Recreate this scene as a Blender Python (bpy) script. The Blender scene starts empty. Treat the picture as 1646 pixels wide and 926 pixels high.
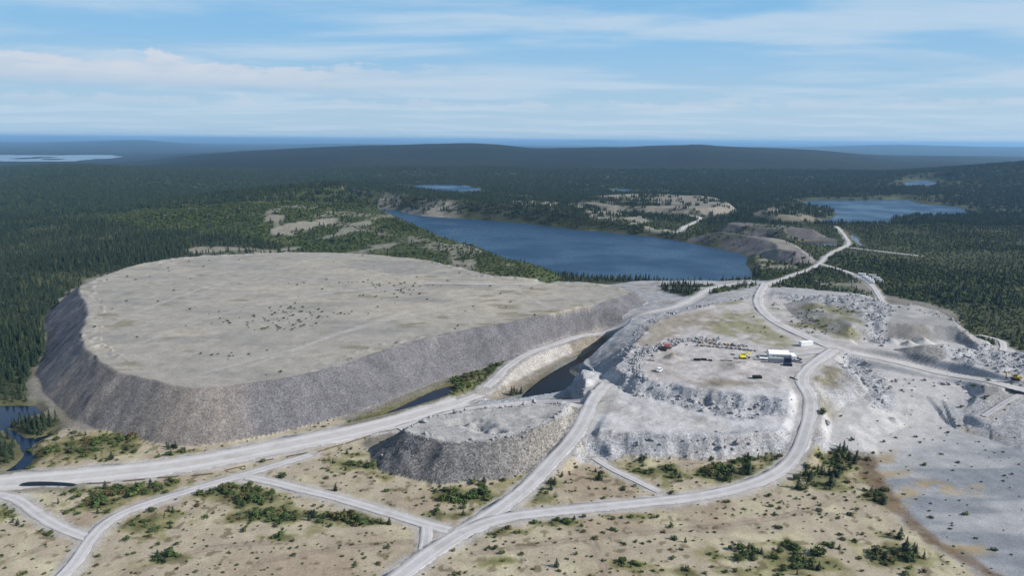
import bpy, bmesh, math, random
import numpy as np
from mathutils import Matrix, Vector
R = math.radians
rng = np.random.default_rng(7)
random.seed(7)
sc = bpy.context.scene
C = sc.collection

# ------------------------------------------------------------------ camera
CAMH = 120.0
PITCH, ROLL, HFOV = 11.86, 0.435, 72.0
cam_d = bpy.data.cameras.new('camera')
cam = bpy.data.objects.new('camera', cam_d)
C.objects.link(cam)
cam_d.sensor_fit = 'HORIZONTAL'; cam_d.sensor_width = 36
cam_d.lens = 18 / math.tan(R(HFOV / 2))
cam_d.clip_start = 1.0; cam_d.clip_end = 200000
CM = Matrix.Rotation(R(90 - PITCH), 3, 'X') @ Matrix.Rotation(R(ROLL), 3, 'Z')
cam.matrix_world = Matrix.Translation((0, 0, CAMH)) @ CM.to_4x4()
sc.camera = cam
CMn = np.array(CM)
F = 823 / math.tan(R(HFOV / 2))

# ------------------------------------------------------------------ light
SUN_EL, SUN_AZ = 33.0, 103.0            # azimuth clockwise from +Y
sd = bpy.data.lights.new('sun', 'SUN'); sd.energy = 5.0; sd.angle = R(0.55); sd.color = (1.0, 0.945, 0.86)
sun = bpy.data.objects.new('sun', sd); C.objects.link(sun)
sv = Vector((math.sin(R(SUN_AZ)) * math.cos(R(SUN_EL)), math.cos(R(SUN_AZ)) * math.cos(R(SUN_EL)), math.sin(R(SUN_EL))))
sun.rotation_euler = sv.to_track_quat('Z', 'Y').to_euler()
sun.location = (0, 0, 400)

w = bpy.data.worlds.new('World'); sc.world = w; w.use_nodes = True
nt = w.node_tree; nt.nodes.clear()
def N(nt, t, **k):
    n = nt.nodes.new(t)
    for a, b in k.items():
        if a == 'inp':
            for i, v in b.items(): n.inputs[i].default_value = v
        else: setattr(n, a, b)
    return n
def MATH(nt, op, a, b=None, c=None, clamp=False):
    n = nt.nodes.new('ShaderNodeMath'); n.operation = op; n.use_clamp = clamp
    for i, v in enumerate((a, b, c)):
        if v is None: continue
        if isinstance(v, (int, float)): n.inputs[i].default_value = v
        else: nt.links.new(v, n.inputs[i])
    return n.outputs[0]
def MIXC(nt, f, a, b, mode='MIX'):
    n = nt.nodes.new('ShaderNodeMix'); n.data_type = 'RGBA'; n.blend_type = mode
    for i, v in ((0, f), (6, a), (7, b)):
        if isinstance(v, (int, float)): n.inputs[i].default_value = v
        elif isinstance(v, tuple): n.inputs[i].default_value = (*v, 1) if len(v) == 3 else v
        else: nt.links.new(v, n.inputs[i])
    return n.outputs[2]
def RAMP(nt, f, lo, hi, a=0.0, b=1.0, smooth=True):
    n = nt.nodes.new('ShaderNodeMapRange'); n.interpolation_type = 'SMOOTHSTEP' if smooth else 'LINEAR'
    nt.links.new(f, n.inputs[0])
    for i, v in ((1, lo), (2, hi), (3, a), (4, b)): n.inputs[i].default_value = v
    return n.outputs[0]
sky = N(nt, 'ShaderNodeTexSky', sky_type='NISHITA', sun_disc=False, sun_elevation=R(SUN_EL), sun_rotation=R(SUN_AZ),
        altitude=500, air_density=1.0, dust_density=0.4, ozone_density=2.5)
tc = N(nt, 'ShaderNodeTexCoord')
sep = N(nt, 'ShaderNodeSeparateXYZ'); nt.links.new(tc.outputs['Generated'], sep.inputs[0])
X_, Y_, Z_ = sep.outputs
zz = MATH(nt, 'MAXIMUM', Z_, 0.0)
# high thin veils: the direction projected on a flat layer overhead
zd = MATH(nt, 'ADD', zz, 0.05)
cx = MATH(nt, 'DIVIDE', X_, zd); cy = MATH(nt, 'DIVIDE', Y_, zd)
comb = N(nt, 'ShaderNodeCombineXYZ'); nt.links.new(cx, comb.inputs[0]); nt.links.new(cy, comb.inputs[1])
mp = N(nt, 'ShaderNodeMapping', inp={'Rotation': (0, 0, R(12)), 'Scale': (0.26, 0.42, 1), 'Location': (3.1, 1.7, 0)})
nt.links.new(comb.outputs[0], mp.inputs[0])
nz = N(nt, 'ShaderNodeTexNoise', inp={'Scale': 1.5, 'Detail': 8, 'Roughness': 0.55, 'Distortion': 0.35})
nt.links.new(mp.outputs[0], nz.inputs['Vector'])
veil = RAMP(nt, nz.outputs[0], 0.42, 0.64)
# low heaped clouds: a bank of cumulus a few degrees above the horizon
az = MATH(nt, 'ARCTAN2', X_, Y_)
comb2 = N(nt, 'ShaderNodeCombineXYZ'); nt.links.new(MATH(nt, 'MULTIPLY', az, 7.0), comb2.inputs[0]); nt.links.new(MATH(nt, 'MULTIPLY', Z_, 34.0), comb2.inputs[1])
nb = N(nt, 'ShaderNodeTexNoise', inp={'Scale': 1.7, 'Detail': 9, 'Roughness': 0.6})
nt.links.new(comb2.outputs[0], nb.inputs['Vector'])
comb3 = N(nt, 'ShaderNodeCombineXYZ'); nt.links.new(MATH(nt, 'MULTIPLY', az, 2.2), comb3.inputs[0])
nb2 = N(nt, 'ShaderNodeTexNoise', inp={'Scale': 1.0, 'Detail': 2}); nt.links.new(comb3.outputs[0], nb2.inputs['Vector'])
comb4 = N(nt, 'ShaderNodeCombineXYZ'); nt.links.new(MATH(nt, 'MULTIPLY', az, 9.0), comb4.inputs[0]); comb4.inputs[1].default_value = 4.7
nb3 = N(nt, 'ShaderNodeTexNoise', inp={'Scale': 1.6, 'Detail': 6, 'Roughness': 0.62}); nt.links.new(comb4.outputs[0], nb3.inputs['Vector'])
def bank(base, tall, cut, soft):
    top = MATH(nt, 'ADD', base, MATH(nt, 'MULTIPLY', MATH(nt, 'SUBTRACT', MATH(nt, 'ADD', MATH(nt, 'MULTIPLY', nb3.outputs[0], .55), MATH(nt, 'MULTIPLY', nb.outputs[0], .6)), cut), tall))
    return MATH(nt, 'MULTIPLY', RAMP(nt, MATH(nt, 'SUBTRACT', Z_, base), -.004, .008), RAMP(nt, MATH(nt, 'SUBTRACT', top, Z_), 0, soft))
left = MATH(nt, 'MULTIPLY', RAMP(nt, az, 0.08, -0.40), RAMP(nt, nb2.outputs[0], .25, .5))
b1 = MATH(nt, 'MULTIPLY', bank(0.060, 0.10, 0.20, 0.009), left)
b2 = MATH(nt, 'MULTIPLY', bank(0.040, 0.09, 0.44, 0.008), 0.9)
skyc = sky.outputs[0]
low = MIXC(nt, RAMP(nt, zz, 0.0, 0.17), (5.6, 7.6, 9.2), (3.0, 6.3, 9.8))
skyc = MIXC(nt, RAMP(nt, zz, 0.12, 0.45), low, skyc)
skyc = MIXC(nt, MATH(nt, 'MULTIPLY', veil, 0.7), skyc, (7.0, 8.5, 10.0))
skyc = MIXC(nt, MATH(nt, 'MULTIPLY', b2, 0.5), skyc, (7.4, 8.4, 9.6))
shade = RAMP(nt, MATH(nt, 'SUBTRACT', Z_, MATH(nt, 'MULTIPLY', nb.outputs[0], 0.03)), 0.040, 0.066)
cumc = MIXC(nt, shade, (4.9, 6.8, 8.8), (8.4, 8.8, 9.6))
cumc = MIXC(nt, RAMP(nt, nb.outputs[0], .62, .36, 0, .55), cumc, (5.6, 7.2, 9.0))
skyc = MIXC(nt, MATH(nt, 'MULTIPLY', b1, 0.8), skyc, cumc)
bg = N(nt, 'ShaderNodeBackground', inp={'Strength': 0.064}); nt.links.new(skyc, bg.inputs[0])
wo = N(nt, 'ShaderNodeOutputWorld'); nt.links.new(bg.outputs[0], wo.inputs[0])

sc.view_settings.view_transform = 'Standard'; sc.view_settings.look = 'None'
sc.view_settings.exposure = 0.34; sc.view_settings.gamma = 1.0; sc.view_settings.use_curve_mapping = False
sc.render.engine = 'CYCLES'
sc.cycles.use_denoising = True
sc.cycles.max_bounces = 5; sc.cycles.diffuse_bounces = 2; sc.cycles.glossy_bounces = 2; sc.cycles.volume_bounces = 0
sc.cycles.transparent_max_bounces = 4

# ------------------------------------------------------------------ helpers
def ray(u, v):
    d = np.stack([(np.asarray(u, float) - 823) / F, -(np.asarray(v, float) - 463) / F, -np.ones(np.shape(u))], -1)
    return d @ CMn.T
def U(pts, z=0.0):
    """traced picture points -> plan points on the level z"""
    p = np.array([(q[0], q[1]) for q in pts], float)
    d = ray(p[:, 0], p[:, 1]); t = (z - CAMH) / d[:, 2]
    return d[:, :2] * t[:, None]
def hash2(ix, iy, s):
    n = (ix.astype(np.int64) * 374761393 + iy.astype(np.int64) * 668265263 + s * 1442695041) & 0xFFFFFFFF
    n = ((n ^ (n >> 13)) * 1274126177) & 0xFFFFFFFF
    n = n ^ (n >> 16)
    return (n & 0xFFFFFF).astype(np.float32) / float(0xFFFFFF)
def vn(x, y, s=0):
    ix = np.floor(x); iy = np.floor(y)
    fx = (x - ix).astype(np.float32); fy = (y - iy).astype(np.float32)
    fx = fx * fx * (3 - 2 * fx); fy = fy * fy * (3 - 2 * fy)
    ix = ix.astype(np.int64); iy = iy.astype(np.int64)
    a = hash2(ix, iy, s); b = hash2(ix + 1, iy, s); c = hash2(ix, iy + 1, s); d = hash2(ix + 1, iy + 1, s)
    return (a + (b - a) * fx) * (1 - fy) + (c + (d - c) * fx) * fy
def fbm(x, y, L, octv=4, s=0, gain=0.5):
    """value noise, mean 0, about -1..1; L = the longest wavelength in metres"""
    o = np.zeros(np.shape(x), np.float32); amp = 1.0; tot = 0
    for k in range(octv):
        o += amp * (vn(x / L + 17.3 * k, y / L + 9.1 * k, s + k) * 2 - 1); tot += amp
        amp *= gain; L /= 2.03
    return o / tot * 1.6
def sstep(x, a, b):
    t = np.clip((x - a) / (b - a), 0, 1); return t * t * (3 - 2 * t)
def sdf(x, y, poly):
    """signed distance (inside < 0) and the arc position of the nearest edge point (vertex index + fraction)"""
    n = len(poly); best = np.full(x.shape, 1e18); arc = np.zeros(x.shape); ins = np.zeros(x.shape, bool)
    for i in range(n):
        ax, ay = poly[i]; bx, by = poly[(i + 1) % n]
        ex, ey = bx - ax, by - ay; L2 = ex * ex + ey * ey + 1e-9
        t = np.clip(((x - ax) * ex + (y - ay) * ey) / L2, 0, 1)
        d = (x - ax - t * ex) ** 2 + (y - ay - t * ey) ** 2
        m = d < best
        best = np.where(m, d, best); arc = np.where(m, i + t, arc)
        c = ((ay > y) != (by > y))
        if c.any():
            xi = ax + (y - ay) * ex / (ey if abs(ey) > 1e-9 else 1e-9)
            ins ^= c & (x < xi)
    d = np.sqrt(best)
    return np.where(ins, -d, d), arc
def local(x, y, poly, m):
    lo = poly.min(0) - m; hi = poly.max(0) + m
    return np.nonzero((x > lo[0]) & (x < hi[0]) & (y > lo[1]) & (y < hi[1]))[0]
def smooth_poly(p, closed=True, it=2):
    p = np.asarray(p, float)
    for _ in range(it):
        if closed:
            q = np.roll(p, -1, 0)
            p = np.stack([p * .75 + q * .25, p * .25 + q * .75], 1).reshape(-1, p.shape[1])
        else:
            a, b = p[:-1], p[1:]
            m = np.stack([a * .75 + b * .25, a * .25 + b * .75], 1).reshape(-1, p.shape[1])
            p = np.concatenate([p[:1], m[1:-1], p[-1:]])
    return p

# ------------------------------------------------------------------ traced layout
DUMP_Z = 16.0
DUMP = [(122,464),(139,489),(140,512),(127,541),(143,560),(163,580),(189,596),(224,606),(255,611),(291,621),(332,624),(400,617),(489,601),
        (558,583),(612,565),(668,547),(732,532),(820,517),(851,511),(902,503),(979,484),(1018,470),(1004,463),(963,457),(910,453),(850,447),
        (790,443),(757,436),(730,428),(690,418),(600,409),(500,405),(400,407),(300,412),(220,425),(155,448)]
MOUND_Z = 10.0
MOUND = [(652,689),(668,700),(692,706),(722,711),(762,709),(800,705),(850,691),(886,680),(915,664),(926,651),(900,647),(850,650),(790,655),(740,662),(690,672)]
YARD_Z = 12.5
YARD = [(988,594,.9),(1005,601,.8),(1040,609,.8),(1090,617,.8),(1130,624,.8),(1180,630,.7),(1235,635,.65),(1262,642,.7),(1280,636,.5),(1300,622,.35),(1330,596,.35),
        (1400,592,.35),(1470,590,.3),(1560,600,.25),(1660,615,.2),(1760,600,.2),(1700,575,.2),(1600,560,.3),(1540,530,.4),(1440,505,.3),(1330,480,.12),(1250,472,.09),(1180,485,.09),(1100,500,.1),
        (1050,520,.16),(1030,545,.4),(1005,575,.8)]
BENCH_Z = 7.6
BENCH = [(952,690,.95),(1000,693,.95),(1080,695,.95),(1150,698,1.2),(1220,698,1.5),(1270,692,1.6),(1296,684,.3),(1306,660,.3),(1290,640,.4),(1180,640,.5),(1050,630,.5),(990,612,.6),
         (960,598,.8),(930,588,.9),(922,596,.9),(944,606,.9),(944,625,.9),(936,640,.8),(900,646,.8),(900,655,.5),(940,664,.4)]
EASTD_Z = 17.0
EASTD = [(1300,478,.3),(1380,473,.4),(1440,486,.6),(1490,494,.75),(1522,507,.75),(1543,532,.75),(1552,548,.7),(1500,560,.5),(1440,540,.5),(1380,522,.3),(1330,505,.25)]
EFLOOR = [(1375,548),(1420,542),(1480,549),(1530,548),(1570,560),(1540,570),(1480,566),(1420,566),(1380,560)]
RPIT = [(1352,596),(1385,592),(1420,601),(1500,612),(1560,622),(1560,660),(1480,700),(1400,722),(1340,705),(1314,690),(1322,672),(1360,655),(1395,640),(1390,622),(1365,612)]
TRENCH = [(770,652,.25),(800,634,.22),(848,600,.22),(884,580,.3),(915,566,.6),(945,556,.9),(978,546,.9),(992,544,.8),(984,555,.9),(962,570,1.0),(936,582,1.3),(914,592,1.8),(912,600,2.2),(936,612,2.2),(932,628,1.8),(898,637,1.2),(846,648,1.0)]
LAKE_Z = -4.0
LAKE = [(560,330),(640,338),(668,347),(720,350),(800,355),(870,362),(950,372),(1030,378),(1090,387),(1120,393),(1180,404),(1200,410),(1197,421),(1206,440),(1222,447),(1200,455),(1150,459),
        (1080,459),(1000,453),(920,447),(865,441),(835,430),(800,415),(740,400),(690,375),(620,350)]
LAKES = {   # name: outline, level
 'hill_lake': ([(650,300),(665,298),(720,297),(755,299),(775,309),(745,312),(715,311),(690,306),(665,304)], 12.0),
 'forest_pond': ([(983,306),(990,304),(1012,304),(1010,309),(992,309)], 8.0),
 'pond': ([(825,315),(835,314),(848,317),(842,319),(828,318)], 8.0),
 'east_lake': ([(1285,325),(1310,322),(1380,322),(1425,321),(1455,320),(1475,327),(1515,330),(1548,333),(1543,342),(1560,345),(1500,346),(1455,347),(1428,352),(1432,360),(1370,361),(1330,360),(1312,357),(1348,347),(1340,338),(1318,332)], -2.0),
 'far_pond': ([(1450,295),(1465,291),(1490,289),(1500,291),(1508,296),(1490,299),(1465,298)], 14.0),
 'quarry_pool': ([(1355,374),(1366,374),(1378,385),(1393,396),(1398,400),(1384,398),(1372,388)], -3.0),
 'ditch_pool': ([(1287,390),(1310,388),(1335,390),(1352,396),(1330,397),(1300,393)], -2.0),
 'river_pool': ([(-120,656),(0,653),(40,652),(60,654),(66,665),(48,671),(30,676),(10,690),(0,693),(-120,700)], -1.6),
 'stream': ([(8,690),(22,692),(33,702),(52,706),(78,700),(88,694),(84,700),(54,713),(50,722),(54,742),(40,755),(12,768),(-60,790),(-60,776),(2,762),(34,742),(38,726),(24,706),(6,698)], -1.6),
 'channel': ([(560,690),(600,673),(640,656),(680,636),(715,622),(735,620),(722,634),(690,652),(650,667),(600,682),(565,694)], -1.4),
 'trench_pool': ([(838,641),(850,628),(878,606),(908,589),(935,574),(962,560),(982,549),(972,560),(940,580),(918,590),(914,598),(936,612),(932,626),(898,635),(858,643)], -5.0),
 'dark_puddle': ([(33,778),(48,775),(80,775),(110,777),(127,779.5),(110,780),(80,779.5),(34,780.5)], 0.35),
}
RIVER = ([(-40,249),(60,249),(190,249),(165,254),(105,259),(60,261),(-40,259)], -60.0)
EBENCH = [(935,318,.6),(985,312,.5),(1060,311,.4),(1130,314,.5),(1158,319,.75),(1172,328,.75),(1120,336,.5),(1060,334,.4),(1000,332,.4),(945,328,.5)]
EBENCH_Z = 14.0
SHOREDUMP = [(1108,372,.8),(1150,371,.8),(1210,378,.8),(1238,382,.8),(1262,386,.7),(1285,400,.6),(1290,407,.6),(1255,400,.7),(1236,392,.9),(1190,388,.9),(1140,382,.9),(1110,377,.9)]
SHOREDUMP_Z = 11.0
SHOREDUMP2 = [(1165,357,.6),(1220,358,.6),(1290,366,.6),(1330,372,.6),(1300,372,.6),(1240,367,.7),(1190,363,.7)]
POINT = [(1225,335,.4),(1270,328,.4),(1310,333,.4),(1340,342,.4),(1300,348,.4),(1240,345,.4)]
RIDGE = [(505,299,1172),(535,297,1180),(565,300,1180),(640,331,1010),(690,356,890),(722,378,790),(752,390,740),(800,402,690),(838,432,610)]   # u, v, distance of the terraced hill's crest
CLIFF = [(520,292),(560,301),(620,316),(690,322),(720,324),(800,335),(870,345),(940,358),(1000,368)]     # top of the far bank
CREST4 = [(-300,262),(0,258),(180,252),(250,248),(330,243),(430,241),(560,236),(640,233),(700,232),(760,231),(800,233),(830,236),(870,238),(930,237),(1000,236),(1060,234),(1100,233),(1125,231),(1160,235),(1230,237),(1290,240),(1330,243),(1380,249),(1450,258),(1530,258),(1590,264),(1646,267),(1950,275)]
CRESTL = [(-300,290),(0,275),(60,271),(100,268),(160,270),(220,275),(300,279),(400,284),(470,290)]
FARC = [(-300,224),(0,229),(40,230),(100,228),(170,225.5),(230,224.5),(280,229),(330,233),(420,233),(560,231),(700,234),(1000,236),(1300,236),(1390,233),(1450,232),(1520,234),(1600,236),(1646,236),(1950,240)]
FARC2 = [(-300,219),(0,221),(90,219.5),(150,222),(230,223),(290,221),(400,222),(470,223.5),(560,225),(600,224),(680,227),(800,228),(840,226),(880,227),(960,224.5),(1010,227.5),(1040,225.5),(1080,228),(1200,230),(1300,231),(1430,232),(1560,235),(1646,235),(1950,238)]

def crest_tab(pts, dist):
    a = []; z = []
    for u, v in pts:
        d = ray(u, v); a.append(d[0] / d[1]); z.append(CAMH + dist * d[2] / d[1])
    return np.array(a), np.array(z)
T_C4, T_CL, T_F1, T_F2 = crest_tab(CREST4, 4600), crest_tab(CRESTL, 2300), crest_tab(FARC, 17000), crest_tab(FARC2, 48000)
def smooth_interp(a, tab):
    w_ = 0.012
    return sum(np.interp(a + k * w_, *tab) for k in (-1, 0, 1)) / 3

P_DUMP = smooth_poly(U(DUMP, DUMP_Z), it=1); P_MOUND = smooth_poly(U(MOUND, MOUND_Z), it=1)
def US(pts, z):
    xy = U(pts, z); return smooth_poly(np.c_[xy, [p[2] for p in pts]], it=1)
P_YARD = US(YARD, YARD_Z); P_BENCH = US(BENCH, BENCH_Z); P_EASTD = US(EASTD, EASTD_Z); P_EB = US(EBENCH, EBENCH_Z)
P_SD = US(SHOREDUMP, SHOREDUMP_Z); P_SD2 = US(SHOREDUMP2, 12.0); P_PT = US(POINT, 9.0)
P_EFLOOR = smooth_poly(U(EFLOOR, 10)); P_RPIT = smooth_poly(U(RPIT, 4)); P_TR = US(TRENCH, -5.0)
P_LAKE = smooth_poly(U(LAKE, LAKE_Z), it=2)
P_LK = {k: (smooth_poly(U(p, z), it=2), z) for k, (p, z) in LAKES.items()}
P_RIVER = smooth_poly(U(RIVER[0], RIVER[1]))
P_RIDGE = []
for u, v, dd in RIDGE:
    d = ray(u, v); P_RIDGE.append((d[0] / d[1] * dd, dd, CAMH + dd * d[2] / d[1]))
P_RIDGE = smooth_poly(P_RIDGE, closed=False, it=1)
P_CLIFF = smooth_poly([(ray(u, v)[0] / ray(u, v)[1] * 0 + U([(u, v)], 22.0 if u < 760 else 14.0)[0, 0], U([(u, v)], 22.0 if u < 760 else 14.0)[0, 1], 22.0 if u < 760 else max(5, 22 - (u - 760) * .07)) for u, v in CLIFF], closed=False, it=1)

def zone(pts, z=0.0, it=1): return smooth_poly(U(pts, z), it=it)
Z_TAIL = zone([(1312,682),(1400,660),(1480,630),(1530,612),(1646,632),(1900,640),(2000,960),(1640,960),(1585,910),(1530,884),(1485,856),(1452,834),(1425,805),(1405,765),(1392,738),(1372,718),(1340,704),(1306,694)])
Z_STRIP = smooth_poly(U([(1375,716),(1392,745),(1405,775),(1420,802),(1460,835),(1500,868),(1545,898),(1600,928),(1640,960)]), closed=False)
Z_OCHRE = [zone(q) for q in ([(1385,722),(1420,718),(1450,730),(1440,742),(1405,748)], [(1410,800),(1440,785),(1500,765),(1530,775),(1500,795),(1450,822),(1425,815)], [(1510,785),(1560,775),(1600,783),(1560,795),(1520,797)],
           [(1380,758),(1440,752),(1490,760),(1420,774)], [(1520,690),(1560,680),(1590,690),(1560,702)], [(1560,668),(1600,645),(1660,640),(1660,668),(1600,676)], [(1520,880),(1560,872),(1585,888),(1545,894)])]
Z_PLAIN = zone([(-200,800),(0,768),(50,735),(50,700),(100,690),(130,690),(230,690),(340,690),(440,680),(540,668),(600,690),(570,720),(660,772),(760,772),(880,735),(960,738),(1100,724),(1270,714),(1300,700),(1370,715),(1420,805),(1500,870),(1620,960),(-300,960)])
Z_FL = zone([(-700,700),(-40,660),(20,650),(52,648),(50,600),(62,555),(82,500),(110,470),(150,446),(225,420),(300,404),(300,380),(400,350),(440,320),(480,298),(500,285),(-700,285)])
Z_CHAN = zone([(525,692),(580,672),(640,650),(700,624),(760,600),(800,586),(850,562),(860,566),(815,590),(790,606),(770,616),(720,640),(660,664),(600,684),(545,697)], -.5)
Z_FLR = zone([(-120,700),(0,690),(26,706),(36,730),(30,745),(0,760),(-120,790)], -1)
Z_ISLE = zone([(10,690),(30,680),(60,673),(86,682),(88,690),(60,703),(34,702)], -1)
Z_FR = zone([(1800,600),(1646,562),(1600,560),(1572,552),(1550,515),(1520,496),(1470,484),(1440,480),(1415,466),(1392,453),(1345,437),(1322,428),(1334,410),(1352,401),(1370,394),(1364,378),(1346,362),(1450,362),(1560,350),(1900,345)])
Z_GR1 = zone([(1235,468),(1225,461),(1300,440),(1322,428),(1345,440),(1390,455),(1440,486),(1380,470),(1300,468)], 5)
Z_GR2 = zone([(1062,470),(1060,458),(1140,468),(1200,458),(1225,460),(1200,478),(1140,486),(1100,492),(1075,485)], 3)
Z_GR3 = zone([(1160,482),(1220,490),(1240,525),(1290,560),(1240,562),(1150,540),(1130,525),(1170,510)], 12)
Z_GR4 = zone([(1225,480),(1300,492),(1345,500),(1390,515),(1370,545),(1310,545),(1250,520)], 14)
Z_GR6 = zone([(1105,611),(1160,606),(1215,614),(1205,624),(1130,621)], 12.5)
Z_GR7 = zone([(1068,583),(1072,566),(1088,564),(1100,583)], 13.5)
Z_GR8 = zone([(1040,525),(1100,505),(1150,500),(1150,530),(1085,540),(1040,556),(1015,570)], 12)
Z_GR5 = zone([(1290,588),(1330,585),(1350,600),(1345,635),(1315,650),(1300,625)], 11)
Z_ROUGH = [(zone([(1235,472),(1300,470),(1400,480),(1445,500),(1420,530),(1450,545),(1400,540),(1370,512),(1300,488)], 14), 1.2), (zone([(1500,565),(1560,555),(1660,565),(1760,600),(1640,620),(1600,600),(1540,590)], 11), 1.5),
           (np.concatenate([U([(1000,604),(1060,615),(1180,632),(1262,644)], 12.5), U([(1276,674),(1180,674),(1120,660),(1040,642),(990,624)], 7.6)]), 1.2), (np.concatenate([U([(952,695),(1080,700),(1270,696)], 7.6), U([(1282,708),(1200,722),(1100,727),(950,738)], 0)]), .5),
           (zone([(925,665),(950,680),(965,725),(920,745),(925,700)], 2), .8), (zone([(1345,572),(1420,590),(1440,640),(1410,645),(1370,620),(1345,600)], 8), 1.2), (zone([(1008,575),(1030,560),(1050,560),(1030,610),(1000,622),(985,610)], 10), 1.1),
           (zone([(730,672),(800,668),(800,700),(745,700)], 10), 1.2)]
Z_BARE = [zone(q, z) for q, z in (([(290,384),(350,382),(420,384),(470,400),(440,412),(300,400)], 10), ([(430,355),(540,345),(545,352),(440,360)], 20), ([(495,365),(560,352),(610,346),(600,352),(540,366)], 20),
          ([(545,392),(600,386),(650,386),(640,394),(560,400)], 12), ([(420,375),(488,371),(488,377),(420,380)], 18), ([(425,330),(455,328),(460,340),(430,345)], 30), ([(720,405),(760,420),(800,440),(760,436),(730,425)], 10), ([(695,375),(715,372),(715,388),(698,390)], 10),
          ([(1030,370),(1050,366),(1098,369),(1100,374),(1085,378),(1060,374)], 1), ([(1250,380),(1300,400),(1310,425),(1250,430),(1215,440),(1210,420),(1230,400)], 4), ([(800,330),(830,318),(900,322),(960,320),(960,330),(880,330)], 15), ([(930,338),(990,328),(1000,345),(960,350)], 12), ([(980,350),(1030,338),(1050,352),(1000,358)], 10))]
PTRACKS = [smooth_poly(U(q), closed=False) for q in ([(760,892),(900,872),(1000,860),(1200,842),(1300,822),(1360,796)], [(0,908),(60,884),(120,868)], [(930,850),(955,872),(975,926)], [(420,905),(560,880),(660,872)], [(1010,795),(1020,770),(1090,745),(1170,735)], [(200,926),(330,880),(470,872)])]
TRACKS = [smooth_poly(U(q, DUMP_Z), closed=False) for q in ([(330,600),(480,560),(600,520),(720,495),(850,465)], [(400,590),(520,545),(640,505),(760,478),(830,458)], [(880,492),(845,475),(820,458),(740,452)], [(180,520),(300,470),(420,440),(520,412)], [(205,560),(360,500),(520,470),(690,455)])]
Z_EGREEN = zone([(1120,350),(1340,362),(1400,372),(1400,400),(1330,425),(1225,455),(1210,440),(1200,400),(1100,385)], 3)

# ------------------------------------------------------------------ roads: traced centre line, width (m), lift above the ground (m)
ROADS = [
 ('causeway', [(-160,790),(0,777),(150,764),(300,748),(450,718),(560,696),(640,676),(700,658),(740,645)], 17, 0.17, 'road'),
 ('causeway', [(700,660),(740,645),(785,626),(835,601),(872,583),(905,566)], 8, 0.07, 'road'),
 ('gravel_road', [(780,624),(800,606),(812,592),(840,570),(900,545),(960,526),(1030,504),(1085,495),(1112,481),(1142,463)], 6.0, 0.17, 'road'),
 ('gravel_road', [(-40,792),(10,797),(35,806),(60,828),(100,851),(142,866)], 4.6, 0.10, 'road'),
 ('gravel_road', [(80,945),(120,908),(142,872),(168,842),(205,821),(270,800),(340,778),(420,756),(500,731)], 5.0, 0.12, 'road'),
 ('gravel_road', [(398,767),(440,776),(480,786),(560,806),(640,831),(690,846),(735,856)], 5.0, 0.14, 'road'),
 ('gravel_road', [(686,848),(686,868),(676,905),(660,915)], 4.4, 0.14, 'road'),
 ('haul_road', [(600,960),(650,922),(700,884),(750,852),(800,822),(850,782),(888,740),(922,704),(943,668),(956,636),(975,618)], 7.6, 0.24, 'road'),
 ('haul_road', [(742,858),(800,834),(900,823),(1000,813),(1100,803),(1180,789),(1240,768),(1276,742),(1290,712),(1300,680),(1304,655),(1301,632),(1284,612),(1300,590),(1340,562)], 7.0, 0.24, 'road'),
 ('track', [(955,738),(985,756),(1020,772),(1060,792)], 3.4, 0.07, 'road'),
 ('haul_road', [(1230,456),(1219,475),(1218,492),(1240,516),(1300,544),(1340,560),(1400,575),(1480,592),(1550,607),(1640,629),(1720,645)], 7.4, 0.10, 'road'),
 ('gravel_road', [(1230,458),(1258,447),(1300,434),(1318,424),(1332,408),(1352,399),(1366,393),(1360,380),(1344,364)], 4.6, 0.10, 'road'),
 ('gravel_road', [(1318,424),(1350,433),(1380,444),(1410,464),(1440,487)], 5.0, 0.10, 'road'),
 ('track', [(1364,398),(1400,402),(1440,407),(1480,411)], 4.5, 0.10, 'road'),
 ('gravel_road', [(1085,374),(1098,372),(1096,366),(1112,360),(1128,351),(1122,347),(1112,346)], 7.0, 0.10, 'road'),
 ('track', [(690,455),(800,458),(880,456),(908,452),(960,457),(1060,464),(1142,463)], 3.6, 0.05, 'road'),
 ('gravel_road', [(1340,562),(1290,569),(1200,572)], 6.0, 0.05, 'road'),
 ('gravel_road', [(1142,463),(1190,455),(1230,457)], 5.0, 0.10, 'road'),
 ('haul_road', [(640,690),(740,660),(800,653),(880,646),(940,640),(960,630)], 7.0, 0.10, 'road'),
 ('track', [(1576,540),(1605,546),(1614,552),(1612,562)], 4.0, 0.07, 'road'),
 ('track', [(1646,630),(1610,650),(1580,675)], 3.5, 0.03, 'road'),
]
ROADGEO = []

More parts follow.
